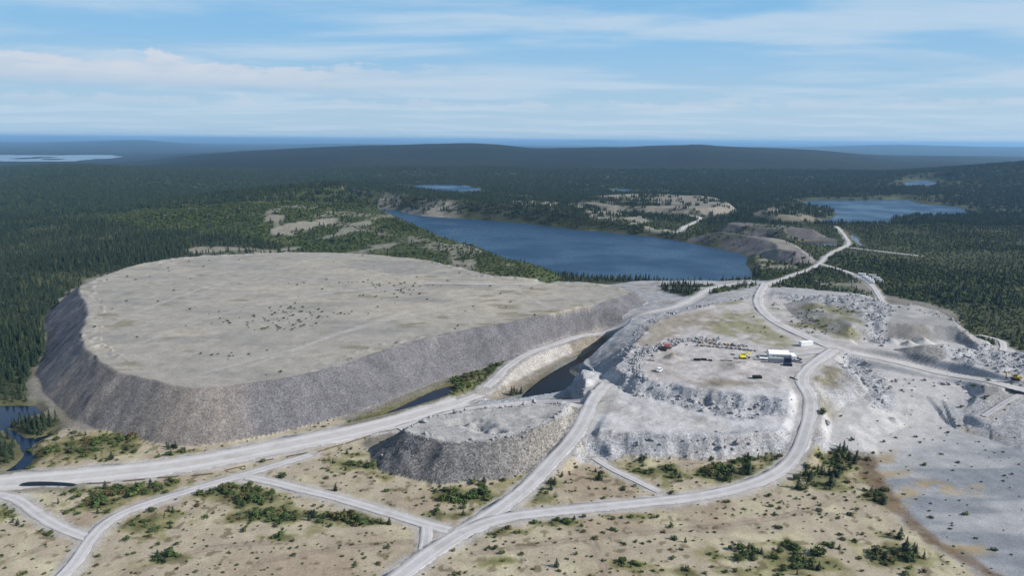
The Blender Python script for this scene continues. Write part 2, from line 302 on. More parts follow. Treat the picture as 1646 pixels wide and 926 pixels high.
# ------------------------------------------------------------------ the height field
def plateau(S, X, Y, poly, z, margin, slope=None, warp=(1.2, 9, 3), cls=None):
    i = local(X, Y, poly[:, :2], margin)
    if not len(i): return i, None, None, None
    x, y = X[i], Y[i]
    d, arc = sdf(x, y, poly[:, :2])
    d = d + fbm(x, y, warp[1], 3, warp[2]) * warp[0]
    n = len(poly)
    sl = slope if slope is not None else np.interp(arc, np.arange(n + 1), np.r_[poly[:, 2], poly[0, 2]])
    rim = np.clip(d, 0, None)
    hn = z - np.where(rim < 1.5, rim * rim / 3, rim - .75) * sl
    up = hn > S['h'][i]
    S['h'][i] = np.maximum(S['h'][i], hn)
    if cls is not None: S['cls'][i[up]] = cls
    return i, d, up, arc
def pit(S, X, Y, poly, z, slope, margin, bed=True, warp=(.8, 8, 5), lim=9.0):
    i = local(X, Y, poly[:, :2], margin)
    if not len(i): return i, None
    if np.ndim(z): z = z[i]
    x, y = X[i], Y[i]
    d, arc = sdf(x, y, poly[:, :2]); d = d + fbm(x, y, warp[1], 2, warp[2]) * warp[0]
    if slope is None: slope = np.interp(arc, np.arange(len(poly) + 1), np.r_[poly[:, 2], poly[0, 2]])
    hn = z + d * slope + np.clip(d - lim, 0, None) * 3
    hn = np.maximum(hn, z - 3) if bed else np.maximum(hn, z)
    S['h'][i] = np.minimum(S['h'][i], hn)
    return i, d
def mixcol(S, i, c, f):
    f = np.clip(f, 0, 1)[:, None]
    S['col'][i] = S['col'][i] * (1 - f) + np.asarray(c, np.float32) * f
def terrain(X, Y, roads=True, full=False):
    X = np.asarray(X, np.float64).ravel(); Y = np.asarray(Y, np.float64).ravel()
    n = len(X); S = {'h': np.zeros(n), 'cls': np.zeros(n, np.int8), 'col': np.zeros((n, 3), np.float32), 'rk': np.full(n, .15, np.float32),
                     'fd': np.zeros(n, np.float32), 'sd': np.zeros(n, np.float32), 'rub': np.zeros(n, np.float32)}
    a = X / np.maximum(Y, 60); D = Y
    far = D > 900
    # ---- broad shape
    h = fbm(X, Y, 60, 3, 1) * .35
    h += sstep(D, 300, 1500) * fbm(X, Y, 420, 4, 2) * 5.0
    cl = smooth_interp(a, T_CL); wl = sstep(a, -.18, -.42)
    up = sstep(D, 500, 2300); dn = 1 - sstep(D, 2350, 3800)
    h += wl * np.where(D < 2325, up, dn) * cl
    h += -35 * sstep(D, 2500, 4000) * sstep(a, -.30, -.55) - 25 * sstep(D, 4500, 5600) * sstep(a, -.30, -.55)
    c4 = smooth_interp(a, T_C4); w4 = sstep(a, -.78, -.42)
    ridge4 = np.where(D < 4600, sstep(D, 1900, 4700), 1 - .9 * sstep(D, 4600, 7500))
    h += w4 * ridge4 * (c4 + fbm(X, Y, 1100, 4, 6, .55) * (3 + 17 * sstep(np.abs(D - 4600), 0, 1100)))
    f1 = smooth_interp(a, T_F1); rise = sstep(D, 8500, 17000) * (1 - .8 * sstep(D, 17500, 26000))
    h = h * (1 - sstep(D, 7000, 9500)) + sstep(D, 7000, 9500) * (-70 * (1 - rise) + f1 * rise)
    f2 = smooth_interp(a, T_F2); r2 = sstep(D, 30000, 48000)
    h = h * (1 - r2) + f2 * r2
    h += sstep(D, 6000, 12000) * fbm(X, Y, 3500, 4, 8) * 7 * (1 - sstep(D, 14500, 17000)*.6)
    # hill on the right
    h += 78 * np.exp(-(((X - 1750) / 480) ** 2 + ((Y - 2050) / 560) ** 2))
    h += 14 * np.exp(-(((X - 620) / 200) ** 2 + ((Y - 640) / 160) ** 2))
    S['h'] = h
    # ---- terraced hill between plateau and lake
    pr = P_RIDGE; i = local(X, Y, pr[:, :2], 420)
    if len(i):
        x, y = X[i], Y[i]; best = np.full(x.shape, 1e18); zc = np.zeros(x.shape); ws = np.zeros(x.shape); side = np.zeros(x.shape)
        for k in range(len(pr) - 1):
            e = pr[k + 1] - pr[k]; L2 = e[0] ** 2 + e[1] ** 2
            t = np.clip(((x - pr[k, 0]) * e[0] + (y - pr[k, 1]) * e[1]) / L2, 0, 1)
            dx = x - pr[k, 0] - t * e[0]; dy = y - pr[k, 1] - t * e[1]; d2 = dx * dx + dy * dy; m = d2 < best
            best = np.where(m, d2, best); wk = 1 / (d2 + 100.) ** 2; zc = zc + wk * (pr[k, 2] + t * e[2]); ws = ws + wk; side = np.where(m, np.where((t <= 0) & (k == 0), -1.0, e[0] * dy - e[1] * dx), side)
        d = np.sqrt(best); zc = zc / ws
        sl = np.where(side > 0, .55, .105)
        hn = zc - np.where(d < 30, d * d / 60, d - 15) * sl + fbm(x, y, 90, 4, 11) * 2.2
        st = 7.0; q = hn / st; fr = q - np.floor(q); hn2 = (np.floor(q) + sstep(fr, .55, 1.0)) * st
        hn = np.where(side > 0, hn, hn * .72 + hn2 * .28)
        u_ = hn > S['h'][i]; S['h'][i] = np.maximum(S['h'][i], hn); S['hill'] = np.zeros(n, bool); S['hill'][i] = u_ & (side < 0) | (u_ & (d < 40))
    else: S['hill'] = np.zeros(n, bool)
    c_ = U([(440, 335)], 30)[0]; S['h'] += 11 * np.exp(-(((X - c_[0]) / 60) ** 2 + ((Y - c_[1]) / 90) ** 2))
    # ---- far bank of the pit lake with its cliff
    pc = P_CLIFF; i = local(X, Y, pc[:, :2], 500)
    if len(i):
        x, y = X[i], Y[i]; best = np.full(x.shape, 1e18); zc = np.zeros(x.shape); side = np.zeros(x.shape); cap = np.zeros(x.shape, bool)
        for k in range(len(pc) - 1):
            e = pc[k + 1] - pc[k]; L2 = e[0] ** 2 + e[1] ** 2
            t = np.clip(((x - pc[k, 0]) * e[0] + (y - pc[k, 1]) * e[1]) / L2, 0, 1)
            dx = x - pc[k, 0] - t * e[0]; dy = y - pc[k, 1] - t * e[1]; d2 = dx * dx + dy * dy; m = d2 < best
            best = np.where(m, d2, best); zc = np.where(m, pc[k, 2] + t * e[2], zc); cap = np.where(m, ((k == 0) & (t <= 0)) | ((k == len(pc) - 2) & (t >= 1)), cap); side = np.where(m, e[0] * dy - e[1] * dx, side)
        d = np.sqrt(best); hn = zc - np.where(cap, .16, np.where(side > 0, .045, .95)) * d + fbm(x, y, 25, 3, 14) * np.where(side > 0, 1, 3)
        S['h'][i] = np.maximum(S['h'][i], hn)
    S['nat'] = S['h'].copy()
    # ---- made ground: waste heaps and quarry benches
    S['cls'][:] = 0
    o = {}
    o['yard'] = plateau(S, X, Y, P_YARD, YARD_Z, 140, cls=3)
    o['bench'] = plateau(S, X, Y, P_BENCH, BENCH_Z, 30, cls=3)
    o['east'] = plateau(S, X, Y, P_EASTD, EASTD_Z, 50, cls=3)
    o['dump'] = plateau(S, X, Y, P_DUMP, DUMP_Z, 60, slope=.76, warp=(1.6, 26, 3), cls=1)
    o['mound'] = plateau(S, X, Y, P_MOUND, MOUND_Z, 30, slope=.74, warp=(1.2, 8, 3), cls=2)
    o['eb'] = plateau(S, X, Y, P_EB, EBENCH_Z, 60, warp=(4, 30, 3)); o['sd'] = plateau(S, X, Y, P_SD, SHOREDUMP_Z, 40, warp=(2, 14, 3))
    o['sd2'] = plateau(S, X, Y, P_SD2, 12., 40, warp=(2, 14, 3)); o['pt'] = plateau(S, X, Y, P_PT, 9., 60, warp=(4, 30, 3))
    i, d, *_ = o['dump']
    if d is not None:
        top = d < 0; S['h'][i] += np.where(top, fbm(X[i], Y[i], 45, 3, 21) * .5 * sstep(-d, 0, 8), 0)
        # broken berm along the rim and tipped-load heaps
        S['h'][i] += np.where((d < 0.5) & (d > -9), np.clip(fbm(X[i], Y[i], 4.5, 2, 23), 0, 1) * .9 * np.clip(fbm(X[i], Y[i], 70, 1, 24) + .45, 0, 1), 0)
        S['h'][i] += np.where(d > .5, fbm(X[i], Y[i], 5, 3, 22) * .3, 0) * np.minimum(1, np.maximum(S['h'][i] / 2, 0))
    for key in ('yard', 'bench'):
        i, d, up, arc = o[key]
        if d is None: continue
        pl = P_YARD if key == 'yard' else P_BENCH; sg = np.r_[0, np.cumsum(np.hypot(*np.diff(np.r_[pl[:, :2], pl[:1, :2]], axis=0).T))]; al = np.interp(arc, np.arange(len(sg)), sg)
        S['h'][i] -= np.where(up & (d > 0) & (d < 12), sstep(d, 0, 2.5) * (1 - sstep(d, 5, 12)) * (np.abs(fbm(al, d * .25, 9, 4, 35, .65)) * 1.1), 0)
    # cuts
    e1 = pit(S, X, Y, P_EFLOOR, 9.5, .8, 12, bed=False)
    e2 = pit(S, X, Y, P_RPIT, 1 + 6 * np.clip((Y - 258) / 62, 0, 1), .8, 10, bed=False, lim=5.)
    e3 = pit(S, X, Y, P_TR, -5.0, None, 26, bed=False, warp=(.6, 7, 5), lim=6.)
    # crater in the mound, heap in the yard, rim heaps added to shade the trench
    for u, v, rx, ry, dp in ((752, 676, 7, 3, 2.2), (768, 684, 6, 3, 2.6), (785, 692, 6, 2.6, 2.2), (740, 682, 5, 3, 1.0), (850, 668, 7, 3, 1.2)):
        cxy = U([(u, v)], MOUND_Z)[0]; S['h'] -= dp * np.exp(-(((X - cxy[0]) / rx) ** 2 + ((Y - cxy[1]) / ry) ** 2) ** 2) * (S['cls'] == 2) * (1 + .5 * fbm(X, Y, 4, 2, 36))
    for (u, v, z, rr, hh) in ((932, 600, 7.6, 7, 2.5), (944, 618, 7.6, 7, 2.5), (930, 640, 7.6, 8, 2.0), (1081, 576, YARD_Z, 5, 2.6), (1180, 590, YARD_Z, 7, 1.2), (1200, 586, YARD_Z, 5, 1.4), (1440, 672, 3, 3, 1.6), (1435, 545, 12, 4, 2.5), (1485, 545, 12, 6, 3.0), (1462, 548, 12, 5, 2.6)):
        c_ = U([(u, v)], z)[0]; rad = np.hypot(X - c_[0], Y - c_[1]); S['h'] += np.clip(hh * (1 - rad / rr) , 0, None) * (1 + .3 * vn(X, Y, 3))
    for poly, amp in Z_ROUGH:
        i = local(X, Y, poly, 6)
        if len(i):
            x, y = X[i], Y[i]; d, _ = sdf(x, y, poly); wgt = sstep(-d + fbm(x, y, 12, 2, 31) * 3, -2, 4)
            rn = 1 - np.abs(fbm(x, y, 11, 3, 32)); S['h'][i] += wgt * amp * .8 * (fbm(x, y, 6.0, 3, 33) * .8 + rn - .6)
            S['rub'][i] = np.maximum(S['rub'][i], wgt * .46)
    # ---- water bodies
    wat = np.full(n, 1e3)
    i, d = pit(S, X, Y, P_LAKE, LAKE_Z, .5, 70, warp=(2.5, 25, 5), lim=45.)
    if d is not None: wat[i] = np.minimum(wat[i], d)
    for k, (p, z) in P_LK.items():
        size = np.ptp(p[:, 0])
        i, d = pit(S, X, Y, p, z, .45 if k in ('trench_pool', 'river_pool', 'stream', 'channel', 'dark_puddle') else .25, 14 if size < 120 else 120, warp=(.4, 5, 5) if p[:, 1].max() < 450 else (4, 40, 5), lim=6. if p[:, 1].max() < 450 else 60.)
        if d is not None: wat[i] = np.minimum(wat[i], d)
    i, d = pit(S, X, Y, P_RIVER, RIVER[1], .05, 900, warp=(90, 500, 5), lim=2000.)
    if d is not None: wat[i] = np.minimum(wat[i], d)
    for u, v, ru in ((42, 254, 95), (84, 255.5, 80), (70, 252.5, 90)):
        c_ = U([(u, v)], -58)[0]; S['h'] += 9 * np.exp(-(((X - c_[0]) / ru) ** 2 + ((Y - c_[1]) / (ru * 1.6)) ** 2) ** 2)
    S['wat'] = wat
    # ---- roads are graded into the ground
    rd = np.full(n, 1e3); S['rd'] = rd
    if roads:
        for g in ROADGEO:
            c, wd = g['c'], g['w']; i = local(X, Y, c[:, :2], wd + 10)
            if not len(i): continue
            x, y = X[i], Y[i]; best = np.full(x.shape, 1e18); zc = np.zeros(x.shape)
            for k in range(len(c) - 1):
                e = c[k + 1] - c[k]; L2 = e[0] ** 2 + e[1] ** 2 + 1e-9
                t = np.clip(((x - c[k, 0]) * e[0] + (y - c[k, 1]) * e[1]) / L2, 0, 1)
                d2 = (x - c[k, 0] - t * e[0]) ** 2 + (y - c[k, 1] - t * e[1]) ** 2; m = d2 < best
                best = np.where(m, d2, best); zc = np.where(m, c[k, 2] + t * e[2], zc)
            d = np.sqrt(best) - wd / 2; ext = max(1.2, y.mean() * .004)
            f = 1 - sstep(d, ext, ext + 3.0 + ext)
            S['h'][i] = S['h'][i] * (1 - f) + (zc - .16 - .05 * np.clip(d, 0, 9)) * f
            rd[i] = np.minimum(rd[i], d)
    if not full: return S
    # ---- colours and cover
    col = S['col']; big = fbm(X, Y, 140, 3, 41); mid = fbm(X, Y, 22, 4, 42); fine = fbm(X, Y, 3.5, 3, 43)
    allv = np.arange(n)
    col[:] = (.050, .060, .034)                                   # moss and needle floor of the forest
    mixcol(S, allv, (.085, .098, .045), sstep(mid + big * .6, .15, .9) * .8)
    S['fd'][:] = np.where(D > 600, 1, 0)
    S['fd'] *= .62 + .38 * sstep(fbm(X, Y, 120, 3, 44), -.7, .25)
    def zmask(p, soft=3., nz=4., m=30):
        i = local(X, Y, p[:, :2], m)
        if not len(i): return i, np.zeros(0)
        d, _ = sdf(X[i], Y[i], p[:, :2]); return i, sstep(-d + fbm(X[i], Y[i], nz * 4, 3, 45) * nz, -soft, soft)
    near = D + fbm(X, Y, 60, 3, 46) * 25 < 590 + 60 * sstep(a, .1, -.1)
    # mine ground round the works
    g = np.nonzero(near)[0]
    mixcol(S, g, (.215, .205, .185), np.ones(len(g)))
    mixcol(S, g, (.15, .135, .105), sstep(mid[g], 0, .8) * .7)
    S['rk'][g] = .5
    # sandy plain in front
    i, f = zmask(Z_PLAIN, 2, 2)
    if len(i):
        S['sd'][i] = f
        mixcol(S, i, (.385, .338, .262), f)
        mixcol(S, i, (.47, .44, .31), f * sstep(fbm(X[i], Y[i], 9, 4, 51), -.1, .8) * .7)
        mixcol(S, i, (.30, .235, .175), f * sstep(fbm(X[i], Y[i], 30, 3, 52), .1, .8) * .6)
        S['rk'][i] = S['rk'][i] * (1 - f) + .12 * f
    for tp in PTRACKS:
        i = local(X, Y, tp, 4)
        if not len(i): continue
        x, y = X[i], Y[i]; bd = np.full(len(i), 1e9)
        for k in range(len(tp) - 1):
            e = tp[k + 1] - tp[k]; t_ = np.clip(((x - tp[k, 0]) * e[0] + (y - tp[k, 1]) * e[1]) / (e @ e + 1e-9), 0, 1); bd = np.minimum(bd, np.hypot(x - tp[k, 0] - t_ * e[0], y - tp[k, 1] - t_ * e[1]))
        mixcol(S, i, (.25, .205, .165), S['sd'][i] * (1 - sstep(np.abs(bd - .8) + fine[i] * .25, .3, 1.0)) * .6)
    S['cover'] = np.zeros(n, np.float32)
    for (u, v, ru, rv, s_) in COVER:
        c_ = U([(u, v)], 0)[0]; e_ = U([(u + ru, v), (u, v - rv)], 0); rx = e_[0, 0] - c_[0]; ry = abs(e_[1, 1] - c_[1])
        S['cover'] = np.maximum(S['cover'], s_ * np.exp(-(((X - c_[0]) / rx) ** 2 + ((Y - c_[1]) / ry) ** 2)))
    i = np.nonzero((S['sd'] > .05))[0]
    if len(i):
        cv = S['cover'][i] + .30 * fbm(X[i], Y[i], 26, 3, 53) + .40 * fbm(X[i], Y[i], 5, 3, 54)
        mixcol(S, i, (.105, .115, .042), sstep(cv, .42, .78) * S['sd'][i] * .85)
        mixcol(S, i, (.19, .19, .06), sstep(cv, .25, .5) * (1 - sstep(cv, .5, .9)) * S['sd'][i] * .55)
        mixcol(S, i, (.12, .10, .055), sstep(fbm(X[i], Y[i], 2.6, 2, 55) + S['cover'][i] * .3, .62, .95) * S['sd'][i] * .7)
    # tailings flat, brown margin, ochre patches
    i, f = zmask(Z_TAIL, 5, 5)
    if len(i):
        x, y = X[i], Y[i]; st_ = fbm(x * .25 + y * .12, y * 1.0, 9, 4, 61)
        mixcol(S, i, (.34, .348, .37), f); mixcol(S, i, (.18, .205, .24), f * sstep(st_ + fbm(x, y, 60, 2, 62) * .9, 0.0, .8) * .8)
        mixcol(S, i, (.33, .33, .345), f * sstep(fbm(x, y, 25, 3, 63), .2, .9) * .7)
        S['sd'][i] *= 1 - f; S['rk'][i] = S['rk'][i] * (1 - f) + .12 * f
        k = (f > .5) & (S['cls'][i] == 0); S['cls'][i[k]] = 4; S['tail'] = np.zeros(n, np.float32); S['tail'][i] = f
    else: S['tail'] = np.zeros(n, np.float32)
    for p in Z_OCHRE:
        i, f = zmask(p, 3, 4)
        if len(i): mixcol(S, i, (.36, .28, .15), f * .75 * sstep(fbm(X[i], Y[i], 4, 3, 64), -.6, .5))
    sp = Z_STRIP; i = local(X, Y, sp, 12)
    if len(i):
        x, y = X[i], Y[i]; best = np.full(x.shape, 1e9)
        for k in range(len(sp) - 1):
            e = sp[k + 1] - sp[k]; t = np.clip(((x - sp[k, 0]) * e[0] + (y - sp[k, 1]) * e[1]) / (e @ e), 0, 1)
            best = np.minimum(best, np.hypot(x - sp[k, 0] - t * e[0], y - sp[k, 1] - t * e[1]))
        f = 1 - sstep(best + fbm(x, y, 7, 3, 65) * 2.2, 2.0, 4.6)
        mixcol(S, i, (.165, .115, .072), f * (.75 + .2 * sstep(mid[i], -.6, .4))); mixcol(S, i, (.10, .07, .045), f * sstep(fine[i], .1, .9) * .6); S['strip'] = np.zeros(n, np.float32); S['strip'][i] = f
    else: S['strip'] = np.zeros(n, np.float32)
    # quarry rock
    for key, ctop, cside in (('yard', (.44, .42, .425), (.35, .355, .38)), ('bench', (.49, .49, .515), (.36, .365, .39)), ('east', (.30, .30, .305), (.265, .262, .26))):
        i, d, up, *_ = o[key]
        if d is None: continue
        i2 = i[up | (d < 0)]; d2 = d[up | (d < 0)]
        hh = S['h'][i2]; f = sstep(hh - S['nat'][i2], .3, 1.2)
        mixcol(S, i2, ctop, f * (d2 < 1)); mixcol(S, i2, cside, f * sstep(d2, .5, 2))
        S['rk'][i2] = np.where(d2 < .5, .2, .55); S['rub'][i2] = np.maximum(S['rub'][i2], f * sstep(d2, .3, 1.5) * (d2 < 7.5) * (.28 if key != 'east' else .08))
    k = np.nonzero((S['cls'] == 3))[0]
    mixcol(S, k, (.45, .44, .45), sstep(fbm(X[k], Y[k], 28, 3, 66), .15, .8) * .6); mixcol(S, k, (.24, .215, .185), sstep(fbm(X[k], Y[k], 18, 3, 67), .3, .9) * .5)
    for p in (P_EFLOOR, P_RPIT):
        i, f = zmask(p, 2, 1.5, 10) if p is P_EFLOOR else zmask(p, 6, 7, 24)
        if len(i): mixcol(S, i, (.46, .455, .465), f * .9); S['rk'][i] = S['rk'][i] * (1 - f) + .15 * f
    for p, amp in Z_ROUGH:
        i, f = zmask(p, 2, 3, 10)
        if len(i): mixcol(S, i, (.36, .37, .40), f * .85); S['rk'][i] = np.maximum(S['rk'][i], f * .6)
    i, d = e3
    if d is not None:
        rgt = sdf(X[i], Y[i], P_TR[:, :2])[1] > 13.5; f = (1 - sstep(d, 8, 16)) * rgt; mixcol(S, i, (.35, .385, .44), f * .9); S['rk'][i] = np.maximum(S['rk'][i], f * .8)
        mixcol(S, i, (.25, .225, .19), .8 * (1 - sstep(d, 4, 14)) * ~rgt)
    # grown-over patches of the works
    for p, c_, s_ in ((Z_GR3, (.20, .195, .085), .75), (Z_GR4, (.16, .155, .07), .8), (Z_GR5, (.17, .15, .085), .8), (Z_GR6, (.20, .175, .13), .8), (Z_GR7, (.20, .17, .12), .7), (Z_GR8, (.25, .215, .16), .7), (Z_GR1, (.07, .085, .038), .9), (Z_GR2, (.075, .09, .04), .9), (Z_EGREEN, (.075, .088, .042), .95)):
        i, f = zmask(p, 4, 5)
        if len(i):
            f = f * (S['cls'][i] != 1); mixcol(S, i, c_, f * s_ * sstep(fbm(X[i], Y[i], 12, 3, 68), -.8, .1)); S['rub'][i] *= 1 - f
            if p is Z_GR1 or p is Z_GR2 or p is Z_EGREEN: S['fd'][i] = np.maximum(S['fd'][i], f * .9 * sstep(fbm(X[i], Y[i], 35, 3, 69), -.8, -.1)); 
    # shore heaps beyond the lake
    for key, c_ in (('eb', (.23, .215, .19)), ('sd', (.17, .16, .168)), ('sd2', (.15, .142, .15)), ('pt', (.22, .20, .165))):
        i, d, up, *_ = o[key]
        if d is None: continue
        f = sstep(-d + 22, 0, 8) * up * sstep(fbm(X[i], Y[i] * 1.8, 70, 4, 70), -.75, .25); mixcol(S, i, c_, f); S['fd'][i] *= 1 - np.clip(f * 1.2, 0, .94); S['rk'][i] = np.maximum(S['rk'][i], f * .7)
    # forests
    for p in (Z_FL, Z_FR, Z_FLR, Z_ISLE):
        i, f = zmask(p, 3, 4)
        if len(i):
            S['fd'][i] = np.maximum(S['fd'][i], f * (.62 + .38 * sstep(fbm(X[i], Y[i], 50, 3, 71), -.7, .2)))
            mixcol(S, i, (.062, .072, .036), f); mixcol(S, i, (.12, .12, .05), f * sstep(fbm(X[i], Y[i], 30, 3, 72), .35, .9) * .6)
            kk = i[(f > .5) & (S['cls'][i] == 0)]; S['cls'][kk] = 5; S['sd'][i] *= 1 - f; S['rk'][i] = S['rk'][i] * (1 - f) + .2 * f
    i = np.nonzero(S['hill'] & (S['cls'] != 1))[0]
    if len(i):
        gsl = fbm(X[i], Y[i], 45, 4, 73)
        mixcol(S, i, (.062, .082, .034), np.full(len(i), .94)); mixcol(S, i, (.13, .14, .06), sstep(gsl, .3, .8) * .6)
        S['fd'][i] = .55 + .45 * sstep(fbm(X[i], Y[i], 80, 3, 74), -.35, .35)
        fr = (S['h'][i] / 7.0) % 1.0; stp = (fr > .55) & (D[i] < 1050) & (S['h'][i] > 9); mixcol(S, i, (.26, .245, .205), stp * sstep(fbm(X[i], Y[i], 60, 2, 75), .15, .5) * .7)
    for p in Z_BARE:
        i, f = zmask(p, 5, 6, 60)
        if len(i): f = f * sstep(fbm(X[i], Y[i], 22, 3, 77), -.75, .25); mixcol(S, i, (.27, .255, .22), f * .85); S['fd'][i] *= 1 - f; S['rk'][i] = np.maximum(S['rk'][i], f * .5)
    # cliff rock shows where the far bank is steep
    pc = P_CLIFF; i = local(X, Y, pc[:8, :2], 60)
    if len(i) and 'gs' in globals():
        pass
    i, f = zmask(Z_CHAN, 1.5, 1)
    if len(i): mixcol(S, i, (.085, .095, .038), f * .9); S['sd'][i] = np.maximum(S['sd'][i], f); S['cover'][i] = np.maximum(S['cover'][i], f * 1.1)
    # plateau and mound last, so that nothing grows through them
    i, d, up, arc = o['dump']
    if d is not None:
        m = (S['cls'][i] == 1) & (S['h'][i] - S['nat'][i] > .25); i = i[m]; d = d[m]; x, y = X[i], Y[i]
        seg = np.r_[0, np.cumsum(np.hypot(*np.diff(np.r_[P_DUMP, P_DUMP[:1]], axis=0).T))]; al = np.interp(arc[m], np.arange(len(seg)), seg)
        topc = sstep(-d, -.8, .8) * sstep(S['h'][i], DUMP_Z - 2.0, DUMP_Z - .9)
        stk = fbm(x * .30 - y * .10, y + x * .10, 16, 4, 81)
        mixcol(S, i, (.325, .31, .285), topc); mixcol(S, i, (.395, .365, .31), topc * sstep(fbm(x * .5, y, 40, 4, 82), .0, .8) * .7)
        mixcol(S, i, (.255, .25, .243), topc * sstep(stk, .05, .8) * .75); mixcol(S, i, (.20, .185, .125), topc * sstep(fbm(x * .35, y, 7, 3, 83) + .5 * fbm(x, y, 80, 2, 84), .55, 1.0) * .7)
        for tp in TRACKS:
            bd = np.full(len(i), 1e9)
            for k in range(len(tp) - 1):
                e = tp[k + 1] - tp[k]; t_ = np.clip(((x - tp[k, 0]) * e[0] + (y - tp[k, 1]) * e[1]) / (e @ e + 1e-9), 0, 1); bd = np.minimum(bd, np.hypot(x - tp[k, 0] - t_ * e[0], y - tp[k, 1] - t_ * e[1]))
            mixcol(S, i, (.40, .39, .375), topc * (1 - sstep(bd + fine[i] * .5, .9, 2.4)) * .55)
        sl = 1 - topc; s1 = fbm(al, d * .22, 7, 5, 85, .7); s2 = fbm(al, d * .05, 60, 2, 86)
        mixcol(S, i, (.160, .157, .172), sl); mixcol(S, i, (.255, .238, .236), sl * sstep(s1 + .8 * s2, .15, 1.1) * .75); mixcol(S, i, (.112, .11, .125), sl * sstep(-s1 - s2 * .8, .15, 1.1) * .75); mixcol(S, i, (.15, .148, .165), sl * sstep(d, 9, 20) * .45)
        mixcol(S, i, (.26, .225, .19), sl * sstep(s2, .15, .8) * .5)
        mixcol(S, i, (.30, .295, .30), ((d < 1.2) & (d > -7)) * sstep(S['h'][i], DUMP_Z + .25, DUMP_Z + .8) * .6)
        S['fd'][i] = 0; S['sd'][i] = 0; S['rk'][i] = .18 * topc + .55 * sl; S['rub'][i] = 0
    S['top1'] = np.zeros(n, np.float32)
    if d is not None: S['top1'][i] = topc
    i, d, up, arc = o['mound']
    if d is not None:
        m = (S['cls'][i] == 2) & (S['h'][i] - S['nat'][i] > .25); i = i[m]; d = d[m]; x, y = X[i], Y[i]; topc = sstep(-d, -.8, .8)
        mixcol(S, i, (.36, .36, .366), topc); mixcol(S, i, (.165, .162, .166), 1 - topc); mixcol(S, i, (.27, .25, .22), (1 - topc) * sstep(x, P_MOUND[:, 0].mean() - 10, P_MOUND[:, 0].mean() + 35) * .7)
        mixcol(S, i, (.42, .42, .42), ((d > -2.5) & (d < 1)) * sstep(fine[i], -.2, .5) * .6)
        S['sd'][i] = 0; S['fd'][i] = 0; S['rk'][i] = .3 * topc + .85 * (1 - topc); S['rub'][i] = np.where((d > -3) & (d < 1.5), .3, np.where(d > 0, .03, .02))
    k = np.nonzero((S['cls'] == 3) & (S['h'] - S['nat'] > .8))[0]; S['sd'][k] = 0; S['cover'][k] = 0
    # pale graded verges, wet margins
    f = 1 - sstep(rd + fine * 1.1 + mid * .6, .3, 2.4); k = np.nonzero(f > 0)[0]; mixcol(S, k, (.42, .405, .40), f[k] * .8)
    k = np.nonzero(rd < 2.2)[0]; S['fd'][k] = 0; S['rub'][k] = 0; S['cover'][k] = 0; S['sd'][k] *= sstep(rd[k], 0, 2.2)
    k = np.nonzero(wat < np.where(D > 1300, 70, np.where(D > 700, 12, 1.5)))[0]; S['fd'][k] = np.where(wat[k] < 3, 0, S['fd'][k] * np.where(D[k] > 1300, np.where(wat[k] < 25, .15, .6), .4)); S['rub'][k] = 0; S['sd'][k] = 0
    k = np.nonzero((wat < 6) & (D < 1000) & (S['cls'] != 1))[0]; mixcol(S, k, (.11, .105, .05), .6 * (1 - sstep(wat[k], 2, 6)))
    S['fd'][np.nonzero(S['rub'] > .15)[0]] = 0
    S['cls'][np.nonzero((S['cls'] == 0) & ~near)[0]] = 5
    S['cls'][D > 2600] = 6
    k = np.nonzero(D > 2500)[0]; mixcol(S, k, (.010, .016, .015), .95 * sstep(D[k], 2500, 2700)); mixcol(S, k, (.024, .031, .024), sstep(fbm(X[k], Y[k], 700, 4, 78), .1, .8) * .6)  # far hills coloured darker to stand for shade between the trees
    return S
# green cover of the plain: picture centre, half sizes, strength
COVER = [(130,715,110,25,1.1),(290,725,40,10,.9),(20,740,40,40,1.1),(200,790,110,10,.9),(150,810,50,18,.8),(20,820,40,20,.8),(70,860,40,10,.7),(235,840,50,22,.9),(265,898,40,9,.9),(370,790,80,16,1.1),(410,800,60,16,1.1),(440,828,60,12,1.1),(545,833,60,9,1.1),(600,840,70,8,.8),
 (560,745,60,20,.8),(620,765,60,12,.7),(740,798,60,14,1.2),(720,830,70,10,1.0),(860,790,40,18,.9),(885,775,30,14,.9),(960,765,35,10,.8),(1040,755,90,12,.8),(1090,765,30,9,.9),(1175,762,60,18,1.2),(1230,725,60,14,1.2),(1250,745,30,12,1.0),(880,838,80,9,.9),(1020,830,60,7,.9),
 (1190,895,60,14,.9),(1010,908,40,8,.8),(1265,905,70,25,1.1),(1270,880,40,12,.9),(1310,775,60,18,1.2),(1360,735,40,24,1.0),(1410,800,30,10,.9),(1450,890,50,30,.7),(800,855,40,10,1.0),(860,875,40,6,.6),(450,865,80,8,.6),(1100,920,60,8,.6),(810,905,60,8,.6)]

